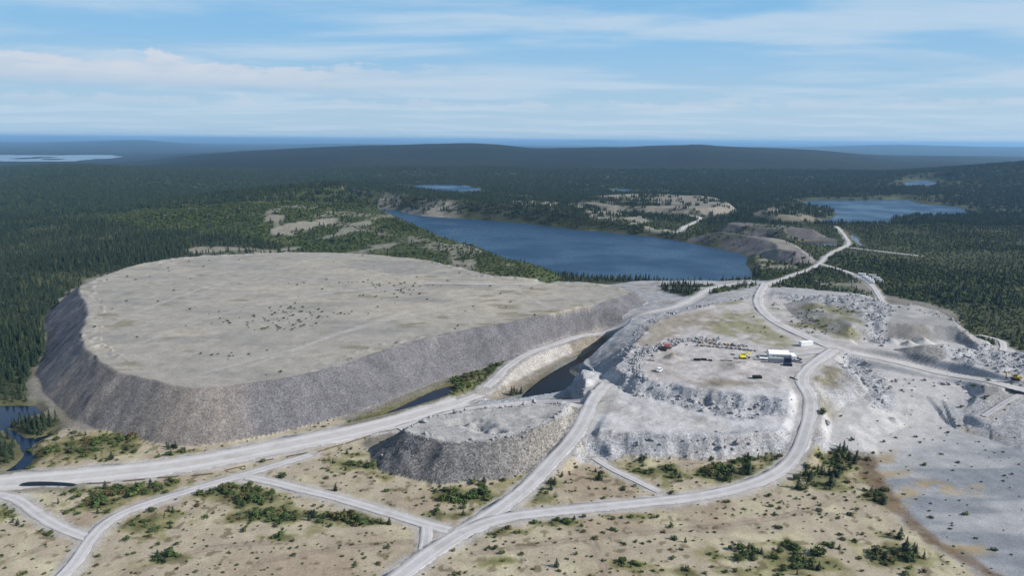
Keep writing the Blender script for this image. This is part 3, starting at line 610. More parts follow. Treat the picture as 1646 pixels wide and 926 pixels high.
def hit(u, v, roads=True):
    d = ray(u, v); s = np.geomspace(110, 6000, 1500) / d[1]
    P = d[None, :] * s[:, None]; z = CAMH + P[:, 2]
    S = terrain(P[:, 0], P[:, 1], roads)
    k = np.nonzero(z < S['h'])[0]
    k = k[0] if len(k) else len(s) - 1
    if k == 0: return np.array([P[0, 0], P[0, 1], S['h'][0]])
    a0 = z[k - 1] - S['h'][k - 1]; a1 = S['h'][k] - z[k]; t = a0 / (a0 + a1 + 1e-9)
    p = P[k - 1] * (1 - t) + P[k] * t
    return np.array([p[0], p[1], CAMH + p[2]])
def hits(pts, roads=True):
    """many picture points at once"""
    pts = np.asarray(pts, float); D_ = ray(pts[:, 0], pts[:, 1]); s = np.geomspace(110, 3000, 500)
    s = s[None, :] / D_[:, 1:2]; P = D_[:, None, :] * s[:, :, None]; z = CAMH + P[..., 2]
    h = terrain(P[..., 0], P[..., 1], roads)['h'].reshape(z.shape)
    below = z < h; k = np.where(below.any(1), below.argmax(1), z.shape[1] - 1); k = np.maximum(k, 1); r = np.arange(len(pts))
    a0 = z[r, k - 1] - h[r, k - 1]; a1 = h[r, k] - z[r, k]; t = (a0 / (a0 + a1 + 1e-9))[:, None]
    p = P[r, k - 1] * (1 - t) + P[r, k] * t
    return np.c_[p[:, :2], p[:, 2] + CAMH]

for nm_ in ('hill_lake', 'forest_pond', 'far_pond', 'pond', 'east_lake'):          # small lakes lie at the level of the land around them
    px_, z_ = LAKES[nm_]
    for _ in range(4):
        q_ = smooth_poly(U(px_, z_)); z_ = .5 * z_ + .5 * (np.percentile(terrain(q_[:, 0], q_[:, 1], False)['nat'], 12) - .4)
    P_LK[nm_] = (smooth_poly(U(px_, z_), it=2), z_)
for nm, pts, wd, lift, mt in ROADS:
    c = hits(pts, roads=False)
    dm = np.hypot(c[:, 0], c[:, 1]).mean()
    c = smooth_poly(c, closed=False, it=3)
    L = np.r_[0, np.cumsum(np.hypot(*np.diff(c[:, :2], axis=0).T))]; m = max(8, int(L[-1] / max(2.5, dm * .006)))
    s = np.linspace(0, L[-1], m); c = np.c_[[np.interp(s, L, c[:, k]) for k in range(3)]].T
    z = terrain(c[:, 0], c[:, 1], roads=False)['h']
    kw = max(3, int(22 / (L[-1] / m))) | 1; pad = np.pad(z, kw // 2, mode='edge'); z = np.convolve(pad, np.ones(kw) / kw, 'valid')
    pad = np.pad(z, kw // 2, mode='edge'); z = np.convolve(pad, np.ones(kw) / kw, 'valid')
    c[:, 2] = z + lift
    ROADGEO.append({'c': c, 'w': wd, 'name': nm, 'mat': mt})

# ------------------------------------------------------------------ materials
def new_mat(name):
    m = bpy.data.materials.new(name); m.use_nodes = True
    t = m.node_tree; b = t.nodes['Principled BSDF']; b.inputs['Roughness'].default_value = .9
    if 'Specular IOR Level' in b.inputs: b.inputs['Specular IOR Level'].default_value = .15
    return m, t, b
def noise(t, scale, detail=4, rough=.55, vec=None):
    n = N(t, 'ShaderNodeTexNoise', inp={'Scale': scale, 'Detail': detail, 'Roughness': rough})
    if vec is not None: t.links.new(vec, n.inputs['Vector'])
    return n.outputs[0]
def ground_mat(name, forest=False):
    m, t, b = new_mat(name); at = N(t, 'ShaderNodeAttribute', attribute_name='col'); ge = N(t, 'ShaderNodeNewGeometry'); p = ge.outputs['Position']
    rk = at.outputs['Alpha']
    n1 = noise(t, 1.9, 3, .7, p); n2 = noise(t, .16, 5, .6, p); vo = N(t, 'ShaderNodeTexVoronoi', inp={'Scale': 1.7}); t.links.new(p, vo.inputs['Vector'])
    v1 = N(t, 'ShaderNodeSeparateColor'); t.links.new(vo.outputs['Color'], v1.inputs[0])
    a = MATH(t, 'MULTIPLY_ADD', MATH(t, 'SUBTRACT', n1, .5), MATH(t, 'MULTIPLY_ADD', rk, 1.6, .9), 1.0)
    c_ = MATH(t, 'MULTIPLY_ADD', MATH(t, 'SUBTRACT', n2, .5), .9, 1.0)
    st = MATH(t, 'MULTIPLY_ADD', MATH(t, 'SUBTRACT', v1.outputs[0], .5), MATH(t, 'MULTIPLY', rk, 1.1), 1.0)
    f = MATH(t, 'MAXIMUM', MATH(t, 'MULTIPLY', MATH(t, 'MULTIPLY', a, c_), MATH(t, 'MULTIPLY', st, .84)), .10)
    if forest:
        f1 = noise(t, .11, 6, .75, p); f = MATH(t, 'MULTIPLY', RAMP(t, f1, .33, .68, .25, 2.0), f)
    cb = N(t, 'ShaderNodeCombineColor')
    for k in range(3): t.links.new(f, cb.inputs[k])
    t.links.new(MIXC(t, 1.0, at.outputs['Color'], cb.outputs[0], 'MULTIPLY'), b.inputs['Base Color'])
    bp = N(t, 'ShaderNodeBump', inp={'Strength': .8, 'Distance': .35}); 
    hgt = MATH(t, 'MULTIPLY', MATH(t, 'ADD', n1, MATH(t, 'MULTIPLY', v1.outputs[1], .5)), MATH(t, 'ADD', rk, .12))
    if forest: hgt = MATH(t, 'MULTIPLY', noise(t, .13, 4, .7, p), 18.0)
    bp.inputs['Distance'].default_value = .35 if not forest else .6; t.links.new(hgt, bp.inputs['Height']); t.links.new(bp.outputs[0], b.inputs['Normal'])
    b.inputs['Roughness'].default_value = .95
    return m
M = {}
M['ground'] = ground_mat('ground'); M['hills'] = ground_mat('forest_hills', True)
def simple(name, col, rough=.8, var=.25, scale=1.0, metal=0.0, spec=.2, bump=0):
    m, t, b = new_mat(name); tc_ = N(t, 'ShaderNodeTexCoord'); n = noise(t, scale, 4, .6, tc_.outputs['Object'])
    c_ = MIXC(t, RAMP(t, n, .3, .7, 0, 1), tuple(x * (1 - var) for x in col), tuple(min(1, x * (1 + var)) for x in col))
    t.links.new(c_, b.inputs['Base Color']); b.inputs['Roughness'].default_value = rough; b.inputs['Metallic'].default_value = metal
    b.inputs['Specular IOR Level'].default_value = spec
    if bump:
        bp = N(t, 'ShaderNodeBump', inp={'Strength': .6, 'Distance': bump}); t.links.new(n, bp.inputs['Height']); t.links.new(bp.outputs[0], b.inputs['Normal'])
    return m
def road_mat(name, col, brown):
    m, t, b = new_mat(name); ge = N(t, 'ShaderNodeNewGeometry'); p = ge.outputs['Position']
    uv = N(t, 'ShaderNodeAttribute', attribute_name='across')                 # -1 .. 1 over the width
    n1 = noise(t, .22, 5, .65, p); n2 = noise(t, 1.6, 3, .6, p)
    c_ = MIXC(t, RAMP(t, n1, .35, .68), col, brown)
    tr = MATH(t, 'ABSOLUTE', MATH(t, 'SUBTRACT', MATH(t, 'ABSOLUTE', uv.outputs['Fac']), .42))
    c_ = MIXC(t, MATH(t, 'MULTIPLY', RAMP(t, tr, .22, .04), .7), c_, tuple(min(1, x * 1.2) for x in col))
    c_ = MIXC(t, MATH(t, 'MULTIPLY', RAMP(t, n2, .45, .75), .35), c_, tuple(x * .7 for x in col))
    n3 = noise(t, .09, 4, .6, p); c_ = MIXC(t, MATH(t, 'MULTIPLY', RAMP(t, n3, .5, .72), .45), c_, tuple(x * .72 for x in brown))
    ed = MATH(t, 'ADD', MATH(t, 'ABSOLUTE', uv.outputs['Fac']), MATH(t, 'MULTIPLY', MATH(t, 'SUBTRACT', noise(t, .45, 5, .7, p), .5), .75))
    t.links.new(RAMP(t, ed, .78, 1.02, 1, 0), b.inputs['Alpha'])
    t.links.new(c_, b.inputs['Base Color'])
    bp = N(t, 'ShaderNodeBump', inp={'Strength': .5, 'Distance': .12}); t.links.new(n2, bp.inputs['Height']); t.links.new(bp.outputs[0], b.inputs['Normal'])
    return m
M['road'] = road_mat('gravel_road', (.43, .425, .445), (.36, .35, .355))
M['causeway'] = road_mat('causeway_gravel', (.45, .445, .46), (.40, .38, .37))
def water_mat(name, col, sc_=.35, rough=.12, st=.5, spec=.5):
    m, t, b = new_mat(name); ge = N(t, 'ShaderNodeNewGeometry'); mp_ = N(t, 'ShaderNodeMapping', inp={'Scale': (1, 1.8, 1)}); t.links.new(ge.outputs['Position'], mp_.inputs[0])
    n1 = noise(t, sc_, 4, .6, mp_.outputs[0]); n2 = noise(t, .012, 3, .5, ge.outputs['Position'])
    b.inputs['Base Color'].default_value = (*col, 1); b.inputs['IOR'].default_value = 1.33; b.inputs['Specular IOR Level'].default_value = spec
    t.links.new(RAMP(t, n2, .3, .7, rough * .6, rough * 1.6), b.inputs['Roughness'])
    bp = N(t, 'ShaderNodeBump', inp={'Strength': st, 'Distance': .5}); t.links.new(n1, bp.inputs['Height']); t.links.new(bp.outputs[0], b.inputs['Normal'])
    return m
M['water'] = water_mat('lake_water', (.013, .044, .098), .3, .32, 1.0, .34)
M['still'] = water_mat('still_water', (.006, .014, .036), .5, .06, .12)
M['farwater'] = water_mat('far_water', (.02, .05, .10), .3, .12, .2)
M['shade_black_water'] = water_mat('shade_black_water', (.004, .006, .012), .5, .12, .2, .16)  # trench water; reflected shade of the cliff is put into its near-black colour
M['dark'] = water_mat('dark_water', (.006, .009, .014), .5, .1, .15)
def leaf_mat(name, cols, wig=.35):
    m, t, b = new_mat(name); oi = N(t, 'ShaderNodeObjectInfo'); ge = N(t, 'ShaderNodeNewGeometry')
    r = oi.outputs['Random']; c_ = MIXC(t, RAMP(t, r, .2, .8), cols[0], cols[1]); c_ = MIXC(t, RAMP(t, r, .78, .95), c_, cols[2])
    n = noise(t, 1.3, 2, .5, ge.outputs['Position']); c_ = MIXC(t, MATH(t, 'MULTIPLY', RAMP(t, n, .35, .7), wig), c_, tuple(x * 1.9 for x in cols[0]))
    t.links.new(c_, b.inputs['Base Color']); b.inputs['Roughness'].default_value = .75
    return m
M['spruce'] = leaf_mat('spruce_needles', ((.015, .028, .018), (.024, .040, .022), (.045, .056, .025)))
M['bush'] = leaf_mat('shrub_leaves', ((.045, .072, .024), (.070, .098, .030), (.115, .125, .040)))
M['bark'] = simple('bark', (.11, .085, .065), .95, .3, 6)
M['rock'] = simple('broken_rock', (.31, .315, .335), .9, .4, .8, bump=.1)
M['rockb'] = simple('brown_rock', (.25, .185, .125), .9, .4, .8, bump=.1)
M['heath'] = leaf_mat('heath_leaves', ((.060, .058, .026), (.085, .085, .032), (.11, .075, .036)))

# ------------------------------------------------------------------ builders
def link(name, me, parent=None, mat=None):
    o = bpy.data.objects.new(name, me); C.objects.link(o)
    if parent is not None: o.parent = parent
    if mat is not None: me.materials.append(mat)
    return o
def tag(o, label=None, cat=None, group=None, kind=None):
    if label: o['label'] = label
    if cat: o['category'] = cat
    if group: o['group'] = group
    if kind: o['kind'] = kind
    return o
def np_mesh(name, V, Fc, smooth=True):
    me = bpy.data.meshes.new(name); k = Fc.shape[1]
    me.vertices.add(len(V)); me.vertices.foreach_set('co', np.ascontiguousarray(V, np.float32).ravel())
    me.loops.add(Fc.size); me.loops.foreach_set('vertex_index', np.ascontiguousarray(Fc, np.int32).ravel())
    me.polygons.add(len(Fc)); me.polygons.foreach_set('loop_start', np.arange(0, Fc.size, k, dtype=np.int32))
    if smooth: me.polygons.foreach_set('use_smooth', np.ones(len(Fc), bool))
    me.update(calc_edges=True); me.validate()
    return me

# ------------------------------------------------------------------ terrain mesh
ys = np.r_[np.array([-250., -100, 0, 60, 95]), np.geomspace(118, 2600, 820), np.geomspace(2600, 60000, 150)[1:]]
NC = 900
ts = np.linspace(-1, 1, NC)
Yg = np.repeat(ys[:, None], NC, 1); Xg = ts[None, :] * (.80 * np.maximum(Yg, 118) + 40)
S = terrain(Xg, Yg, True, True)
H = S['h'].reshape(Yg.shape)
dzx = np.gradient(H, axis=1) / np.gradient(Xg, axis=1); dzy = (np.gradient(H, axis=0) - dzx * np.gradient(Xg, axis=0)) / np.gradient(Yg, axis=0)
nrm = np.stack([-dzx, -dzy, np.ones_like(H)], -1); nrm /= np.linalg.norm(nrm, axis=-1, keepdims=True)
steep = np.hypot(dzx, dzy).ravel()
# bare rock where the far lake bank is steep
k = np.nonzero((steep > .38) & (Yg.ravel() > 900) & (Yg.ravel() < 1500) & (Xg.ravel() < -40) & (Xg.ravel() > -420) & (S['cls'] == 5))[0]
f_ = (.85 * sstep(fbm(Xg.ravel()[k], Yg.ravel()[k] * .3, 26, 3, 91), -.4, .4) * sstep(Xg.ravel()[k], -70, -120))[:, None]
S['col'][k] = S['col'][k] * (1 - f_) + np.array((.30, .28, .25), np.float32) * f_
V = np.stack([Xg, Yg, H], -1).reshape(-1, 3)
idx = np.arange(len(ys) * NC).reshape(len(ys), NC)
Q = np.stack([idx[:-1, :-1], idx[:-1, 1:], idx[1:, 1:], idx[1:, :-1]], -1).reshape(-1, 4)
fc = S['cls'][Q[:, 0]]
RGBA = np.c_[S['col'], S['rk']].astype(np.float32)
NAMES = {0: ('ground', 'sandy ground with lichen and low scrub round the mine roads'), 1: ('spoil_plateau', 'broad flat-topped heap of grey waste rock with steep sides'),
         2: ('spoil_mound', 'grey flat-topped rock mound beside the pale causeway'), 3: ('quarry_terraces', 'stepped benches of pale broken quarry rock round the works yard'),
         4: ('tailings_flat', 'pale grey tailings flat with ochre stains'), 5: ('forest_ground', 'mossy floor under the spruce forest'), 6: ('hills', 'forested blue hills rolling to the horizon')}
for c_, (nm, lb) in NAMES.items():
    q = Q[fc == c_]
    if not len(q): continue
    un, inv = np.unique(q, return_inverse=True)
    me = np_mesh(nm, V[un], inv.reshape(-1, 4))
    at = me.color_attributes.new('col', 'FLOAT_COLOR', 'POINT'); at.data.foreach_set('color', RGBA[un].ravel())
    me.normals_split_custom_set_from_vertices(nrm.reshape(-1, 3)[un])
    tag(link(nm, me, mat=M['hills' if c_ == 6 else 'ground']), lb, kind='structure')

# ------------------------------------------------------------------ roads
RLAB = {'causeway': 'wide pale gravel causeway along the foot of the waste heap', 'gravel_road': 'pale gravel road', 'haul_road': 'broad grey haul road with wheel tracks', 'track': 'narrow gravel track'}
for n_, g in enumerate(ROADGEO):
    c, wd = g['c'], g['w']; tn = np.gradient(c[:, :2], axis=0); tn /= np.linalg.norm(tn, axis=1, keepdims=True) + 1e-9; no = np.c_[-tn[:, 1], tn[:, 0]]
    offs = np.array([-1.1, -1.0, -.6, -.2, .2, .6, 1.0, 1.1]); dz = np.array([-.35, -.02, .03, .01, .01, .03, -.02, -.35])
    vv = []
    for o_, z_ in zip(offs, dz):
        wob = .93 + .26 * (fbm(c[:, 0] + o_ * 50, c[:, 1], 14, 4, 92, .7) if abs(o_) >= 1 else 0)
        p = c[:, :2] + no * (o_ * wd / 2 * wob)[:, None] if not np.isscalar(wob) else c[:, :2] + no * (o_ * wd / 2)
        vv.append(np.c_[p, c[:, 2] + z_ + .012 * n_ - .1])
    vv = np.stack(vv, 1); m_, k_ = vv.shape[:2]; ii = np.arange(m_ * k_).reshape(m_, k_)
    q = np.stack([ii[:-1, 1:], ii[:-1, :-1], ii[1:, :-1], ii[1:, 1:]], -1).reshape(-1, 4)
    me = np_mesh(g['name'], vv.reshape(-1, 3), q)
    at = me.attributes.new('across', 'FLOAT', 'POINT'); at.data.foreach_set('value', np.tile(offs, m_).astype(np.float32))
    tag(link(g['name'], me, mat=M['causeway'] if g['name'] == 'causeway' else M['road']), RLAB[g['name']], kind='structure')

# ------------------------------------------------------------------ water
def sheet(name, poly, z, mat, grow, label):
    cen = poly.mean(0); dlt = np.roll(poly, -1, 0) - np.roll(poly, 1, 0); no = np.c_[dlt[:, 1], -dlt[:, 0]]; no /= np.linalg.norm(no, axis=1, keepdims=True) + 1e-9
    area = .5 * np.sum(poly[:, 0] * np.roll(poly[:, 1], -1) - np.roll(poly[:, 0], -1) * poly[:, 1])
    p = poly + no * grow * (1 if area > 0 else -1)
    if area < 0: p = p[::-1]
    me = bpy.data.meshes.new(name); me.from_pydata([(x, y, z) for x, y in p], [], [tuple(range(len(p)))]); me.update()
    bm = bmesh.new(); bm.from_mesh(me); bmesh.ops.triangulate(bm, faces=bm.faces[:]); bm.to_mesh(me); bm.free()
    return tag(link(name, me, mat=mat), label, kind='structure')
sheet('lake', P_LAKE, LAKE_Z, M['water'], 6, 'dark blue lake filling the old open pit')
WL = {'hill_lake': ('lake', 'water', 10, 'pale blue lake beyond the cliff'), 'forest_pond': ('pond', 'water', 6, 'tiny pond in the far forest'), 'pond': ('pond', 'water', 5, 'sliver of pond behind the lake bank'),
      'east_lake': ('lake', 'water', 10, 'blue lake among the dark forest beyond the shore heaps'), 'far_pond': ('pond', 'water', 8, 'small bright pond deep in the forest valley'), 'quarry_pool': ('pond', 'still', 4, 'narrow pool beside the bend of the gravel road'),
      'ditch_pool': ('pond', 'still', 4, 'thin pool under the shore heap'), 'river_pool': ('pond', 'still', 1.2, 'deep blue pond at the foot of the waste heap'), 'stream': ('stream', 'still', .5, 'narrow dark stream winding past the grassy islet'),
      'trench_pool': ('pond', 'shade_black_water', .8, 'water in the rock trench, coloured black for the cliff shade it mirrors'), 'channel': ('pond', 'still', .6, 'blue channel between waste heap and causeway'), 'dark_puddle': ('puddle', 'dark', .2, 'long dark puddle on the causeway')}
for k, (p, z) in P_LK.items():
    nm, mt, gr, lb = WL[k]; sheet(nm, p, z, M[mt], gr, lb)
sheet('lake', P_RIVER, RIVER[1], M['farwater'], 100, 'broad pale lake with islands in the hazy distance')

# ------------------------------------------------------------------ plants
def conifer_mesh(name, tiers, bough, seed, h=1.0, rad=.17):
    r = random.Random(seed); V_, F_ = [], []
    for k in range(tiers):
        z0 = h * (.06 + .90 * k / tiers); rr = rad * (1 - k / tiers) ** .8 * r.uniform(.8, 1.2) + .012
        ph = r.uniform(0, 6.28)
        for b_ in range(bough):
            a = ph + 6.283 * b_ / bough + r.uniform(-.3, .3); q = rr * r.uniform(.65, 1.25); zt = z0 + h * 1.45 / tiers
            n0 = len(V_); w_ = 3.6 / bough
            V_ += [(0, 0, zt), (q * math.cos(a - w_ * .5), q * math.sin(a - w_ * .5), z0 - r.uniform(-.01, .03)), (q * 1.12 * math.cos(a), q * 1.12 * math.sin(a), z0 - .02), (q * math.cos(a + w_ * .5), q * math.sin(a + w_ * .5), z0 - r.uniform(-.01, .03))]
            F_ += [(n0, n0 + 1, n0 + 2), (n0, n0 + 2, n0 + 3)]
    me = bpy.data.meshes.new(name); me.from_pydata(V_, [], F_); me.materials.append(M['spruce']); me.update(); return me
def bush_mesh(name, leaves, seed, mat='bush', big=1.0):
    r = random.Random(seed); V_, F_ = [], []
    lobes = [(r.uniform(-.28, .28), r.uniform(-.28, .28), r.uniform(.25, .62), r.uniform(.22, .36)) for _ in range(7)]
    for _ in range(leaves):
        lx, ly, lz, lr = r.choice(lobes); v_ = Vector((r.gauss(0, 1), r.gauss(0, 1), r.gauss(0, .9))).normalized() * lr * r.uniform(.55, 1.05); c_ = Vector((lx, ly, lz)) + v_
        if c_.z < .03: c_.z = .03 + abs(c_.z) * .5
        n_ = (v_.normalized() + Vector((r.uniform(-.6, .6), r.uniform(-.6, .6), r.uniform(-.2, .7)))).normalized(); t_ = n_.orthogonal().normalized(); t_.rotate(Matrix.Rotation(r.uniform(0, 6.28), 3, n_)); b_ = n_.cross(t_); s_ = r.uniform(.06, .115) * big
        k = len(V_); V_ += [tuple(c_ + t_ * s_), tuple(c_ + b_ * s_ * .8), tuple(c_ - t_ * s_), tuple(c_ - b_ * s_ * .8)]; F_ += [(k, k + 1, k + 2, k + 3)]
    me = bpy.data.meshes.new(name); me.from_pydata(V_, [], F_); me.materials.append(M[mat]); me.update(); return me
def trunk_mesh(name, h, r0, seed, forks=0):
    r = random.Random(seed); V_, F_ = [], []
    def tube(a, b, ra, rb):
        k = len(V_); ax = (b - a).normalized(); t_ = ax.orthogonal().normalized(); u_ = ax.cross(t_)
        for p, q in ((a, ra), (b, rb)):
            for j in range(5): V_.append(tuple(p + (t_ * math.cos(j * 1.2566) + u_ * math.sin(j * 1.2566)) * q))
        for j in range(5): F_.append((k + j, k + (j + 1) % 5, k + 5 + (j + 1) % 5, k + 5 + j))
    if forks:
        for _ in range(forks):
            a = r.uniform(0, 6.28); tube(Vector((0, 0, -.08)), Vector((.22 * math.cos(a), .22 * math.sin(a), h * r.uniform(.8, 1.1))), r0, r0 * .35)
    else: tube(Vector((0, 0, -.05)), Vector((0, 0, h)), r0, r0 * .15)
    me = bpy.data.meshes.new(name); me.from_pydata(V_, [], F_); me.materials.append(M['bark']); me.update(); return me
CON = [conifer_mesh('spruce_crown', 11, 8, 10 + k, rad=.19 + .025 * k) for k in range(4)]
CONT = trunk_mesh('spruce_trunk', .95, .022, 3)
BSH = [bush_mesh('shrub_crown', 260, 30 + k) for k in range(4)]
BSHT = trunk_mesh('shrub_stem', .5, .03, 5, 5)
def clump_mesh(name, seed, n_=9, spread=1.0):
    r = random.Random(seed); V_, F_ = [], []
    for _ in range(n_):
        x, y = r.uniform(-spread, spread), r.uniform(-spread, spread); h = r.uniform(.6, 1.1); rd_ = h * r.uniform(.17, .24)
        for z0, z1, q in ((.05, .6, 1), (.38, 1, .66)):
            k = len(V_); V_.append((x, y, z1 * h)); ph = r.uniform(0, 6)
            for j in range(5):
                rr = rd_ * q * r.uniform(.75, 1.25); V_.append((x + rr * math.cos(ph + j * 1.2566), y + rr * math.sin(ph + j * 1.2566), z0 * h + r.uniform(-.04, .04)))
            for j in range(5): F_.append((k, k + 1 + j, k + 1 + (j + 1) % 5))
    me = bpy.data.meshes.new(name); me.from_pydata(V_, [], F_); me.materials.append(M['spruce']); me.update(); return me
def rock_mesh(name, seed, mat):
    r = random.Random(seed); bm = bmesh.new(); bmesh.ops.create_icosphere(bm, subdivisions=1, radius=.5)
    for v_ in bm.verts: v_.co *= r.uniform(.72, 1.2)
    s_ = (r.uniform(.9, 1.3), r.uniform(.7, 1), r.uniform(.55, .85))
    for v_ in bm.verts: v_.co = Vector((v_.co.x * s_[0], v_.co.y * s_[1], v_.co.z * s_[2] + .22))
    me = bpy.data.meshes.new(name); bm.to_mesh(me); bm.free(); me.materials.append(M[mat]); return me
def scatter(name, pts, rot, scl, meshes, label, cat):
    """one uncountable mass: points that carry a copy of one of the meshes"""
    me = bpy.data.meshes.new(name); me.vertices.add(len(pts)); me.vertices.foreach_set('co', np.ascontiguousarray(pts, np.float32).ravel())
    a = me.attributes.new('rz', 'FLOAT', 'POINT'); a.data.foreach_set('value', np.ascontiguousarray(rot, np.float32))
    a = me.attributes.new('sc', 'FLOAT_VECTOR', 'POINT'); a.data.foreach_set('vector', np.ascontiguousarray(scl, np.float32).ravel())
    a = me.attributes.new('pick', 'INT', 'POINT'); a.data.foreach_set('value', rng.integers(0, len(meshes), len(pts)).astype(np.int32))
    o = link(name, me); tag(o, label, cat, kind='stuff')
    g = bpy.data.node_groups.new(name, 'GeometryNodeTree'); g.interface.new_socket('Geometry', in_out='INPUT', socket_type='NodeSocketGeometry'); g.interface.new_socket('Geometry', in_out='OUTPUT', socket_type='NodeSocketGeometry')
    gi = g.nodes.new('NodeGroupInput'); go = g.nodes.new('NodeGroupOutput'); ip = g.nodes.new('GeometryNodeInstanceOnPoints'); jn = g.nodes.new('GeometryNodeGeometryToInstance')
    for ms in reversed(meshes):
        src = bpy.data.objects.new(ms.name + '_source', ms); oi = g.nodes.new('GeometryNodeObjectInfo'); oi.inputs['Object'].default_value = src
        g.links.new(oi.outputs['Geometry'], jn.inputs[0])
    def named(nm, ty):
        q = g.nodes.new('GeometryNodeInputNamedAttribute'); q.data_type = ty; q.inputs[0].default_value = nm; return q.outputs[0]
    cx_ = g.nodes.new('ShaderNodeCombineXYZ'); g.links.new(named('rz', 'FLOAT'), cx_.inputs[2])
    e2r = g.nodes.new('FunctionNodeEulerToRotation'); g.links.new(cx_.outputs[0], e2r.inputs[0])
    g.links.new(gi.outputs[0], ip.inputs['Points']); g.links.new(jn.outputs[0], ip.inputs['Instance']); ip.inputs['Pick Instance'].default_value = True
    g.links.new(named('pick', 'INT'), ip.inputs['Instance Index']); g.links.new(e2r.outputs[0], ip.inputs['Rotation']); g.links.new(named('sc', 'FLOAT_VECTOR'), ip.inputs['Scale'])
    g.links.new(ip.outputs[0], go.inputs[0])
    md = o.modifiers.new('scatter', 'NODES'); md.node_group = g
    return o
def candidates(y0, y1, spacing, jitter=1.0):
    yy = np.arange(y0, y1, spacing); out = []
    for y in yy:
        wx = .78 * y + 25; xs = np.arange(-wx, wx, spacing); out.append(np.c_[xs, np.full(len(xs), y)])
    p = np.concatenate(out); return p + (rng.random(p.shape) - .5) * spacing * jitter
# spruce forest, single trees near and groups of trees farther out
P1 = np.concatenate([candidates(150, 420, 2.7), candidates(420, 700, 3.3), candidates(700, 1050, 4.2)])
T1 = terrain(P1[:, 0], P1[:, 1], True, True)
rr = rng.random(len(P1)); keep = rr < T1['fd'] * .92
p = np.c_[P1, T1['h'] - .1][keep]; n_ = len(p)
hh = (5.6 + 2.2 * fbm(p[:, 0], p[:, 1], 60, 2, 95)) * rng.uniform(.55, 1.2, n_); wd = hh * rng.uniform(.85, 1.25, n_)
small = T1['hill'][keep] | (p[:, 0] > 200); hh = np.where(small, hh * .72, hh); wd = np.where(small, wd * 1.0, wd)
bsh = (rng.random(n_) < np.where(T1['hill'][keep], .72, np.where((p[:, 0] > 150) & (p[:, 1] < 1050), .55, 0)))
sb = hh[bsh] * rng.uniform(.5, .85, bsh.sum()); scatter('hill_scrub', p[bsh], rng.random(len(sb)) * 6.28, np.c_[sb * 1.15, sb * 1.15, sb * .85], [bush_mesh('wood_bush', 100, 120 + k, 'bush', 1.6) for k in range(4)], 'green broad-leaved scrub on the terraced hill and eastern slopes', 'scrub')
p, hh, wd = p[~bsh], hh[~bsh], wd[~bsh]; n_ = len(p)
LOWC = [conifer_mesh('forest_spruce', 6, 6, 50 + k, rad=.21) for k in range(4)]
scatter('spruce_forest', p, rng.random(n_) * 6.28, np.c_[wd, wd, hh], LOWC, 'dense dark spruce forest round the mine', 'forest')
P2 = np.concatenate([candidates(1050, 1700, 9.0), candidates(1700, 2700, 12.0)]); T2 = terrain(P2[:, 0], P2[:, 1], True, True)
keep = rng.random(len(P2)) < T2['fd'] * .97; p = np.c_[P2, T2['h'] - .2][keep]; n_ = len(p); sp_ = np.where(p[:, 1] < 1700, 4.8, 6.4); hh = (6.6 + np.where(p[:, 1] < 1700, 0, 1.0)) * rng.uniform(.75, 1.2, n_)
scatter('far_forest', p, rng.random(n_) * 6.28, np.c_[sp_, sp_, hh], [clump_mesh('forest_clump', 60 + k, 8) for k in range(4)], 'far spruce forest stretching towards the hills', 'forest')
print('forest', len(P1), n_)

# low scrub on the plain, on the old heap and along the water
P3 = candidates(150, 420, 1.15); T3 = terrain(P3[:, 0], P3[:, 1], True, True)
cv = T3['cover'] * .8 + .25 * fbm(P3[:, 0], P3[:, 1], 26, 3, 53) + .45 * fbm(P3[:, 0], P3[:, 1], 5, 3, 54)
dens = T3['sd'] * (.075 + .5 * sstep(cv, .45, 1.0)) + T3['tail'] * .018 * (1 - T3['strip']) + T3['strip'] * .03 
keep = rng.random(len(P3)) < dens; p = np.c_[P3, T3['h'] - .05][keep]; n_ = len(p); s_ = (.5 + rng.exponential(.45, n_)).clip(0, 2.2) * (.8 + .9 * sstep(cv[keep], .4, 1.1))
scatter('low_scrub', p, rng.random(n_) * 6.28, np.c_[s_ * 1.3, s_ * 1.3, s_ * .8], [bush_mesh('scrub', 90, 70 + k, 'bush', 1.5) for k in range(4)] + [bush_mesh('heath', 80, 80 + k, 'heath', 1.5) for k in range(2)], 'low green and brown scrub dotted over the sandy plain', 'scrub')
P4 = candidates(260, 720, 2.6); T4 = terrain(P4[:, 0], P4[:, 1], True, True)
cv = fbm(P4[:, 0] * .4, P4[:, 1], 30, 3, 97) + .6 * fbm(P4[:, 0], P4[:, 1], 120, 2, 98)
dens = T4['top1'] * .22 * sstep(cv, .75, 1.25) + T4['top1'] * .006
for zz_, dn in ((Z_GR3, .16), (Z_GR4, .45), (Z_GR5, .10)):
    i = local(P4[:, 0], P4[:, 1], zz_, 2); d_, _ = sdf(P4[i, 0], P4[i, 1], zz_); dens[i] += dn * (d_ < 0) * sstep(fbm(P4[i, 0], P4[i, 1], 25, 2, 99), -.2, .5)
dens *= (T4['rd'] > 2.5) * (T4['wat'] > 2)
keep = rng.random(len(P4)) < dens; p = np.c_[P4, T4['h'] - .05][keep]; n_ = len(p); s_ = rng.uniform(.6, 1.7, n_)
scatter('heap_scrub', p, rng.random(n_) * 6.28, np.c_[s_ * 1.2, s_ * 1.2, s_ * .8], [bush_mesh('heap_bush', 80, 90 + k, 'bush', 1.5) for k in range(3)], 'scattered bushes taking hold on the waste heap and old benches', 'scrub')
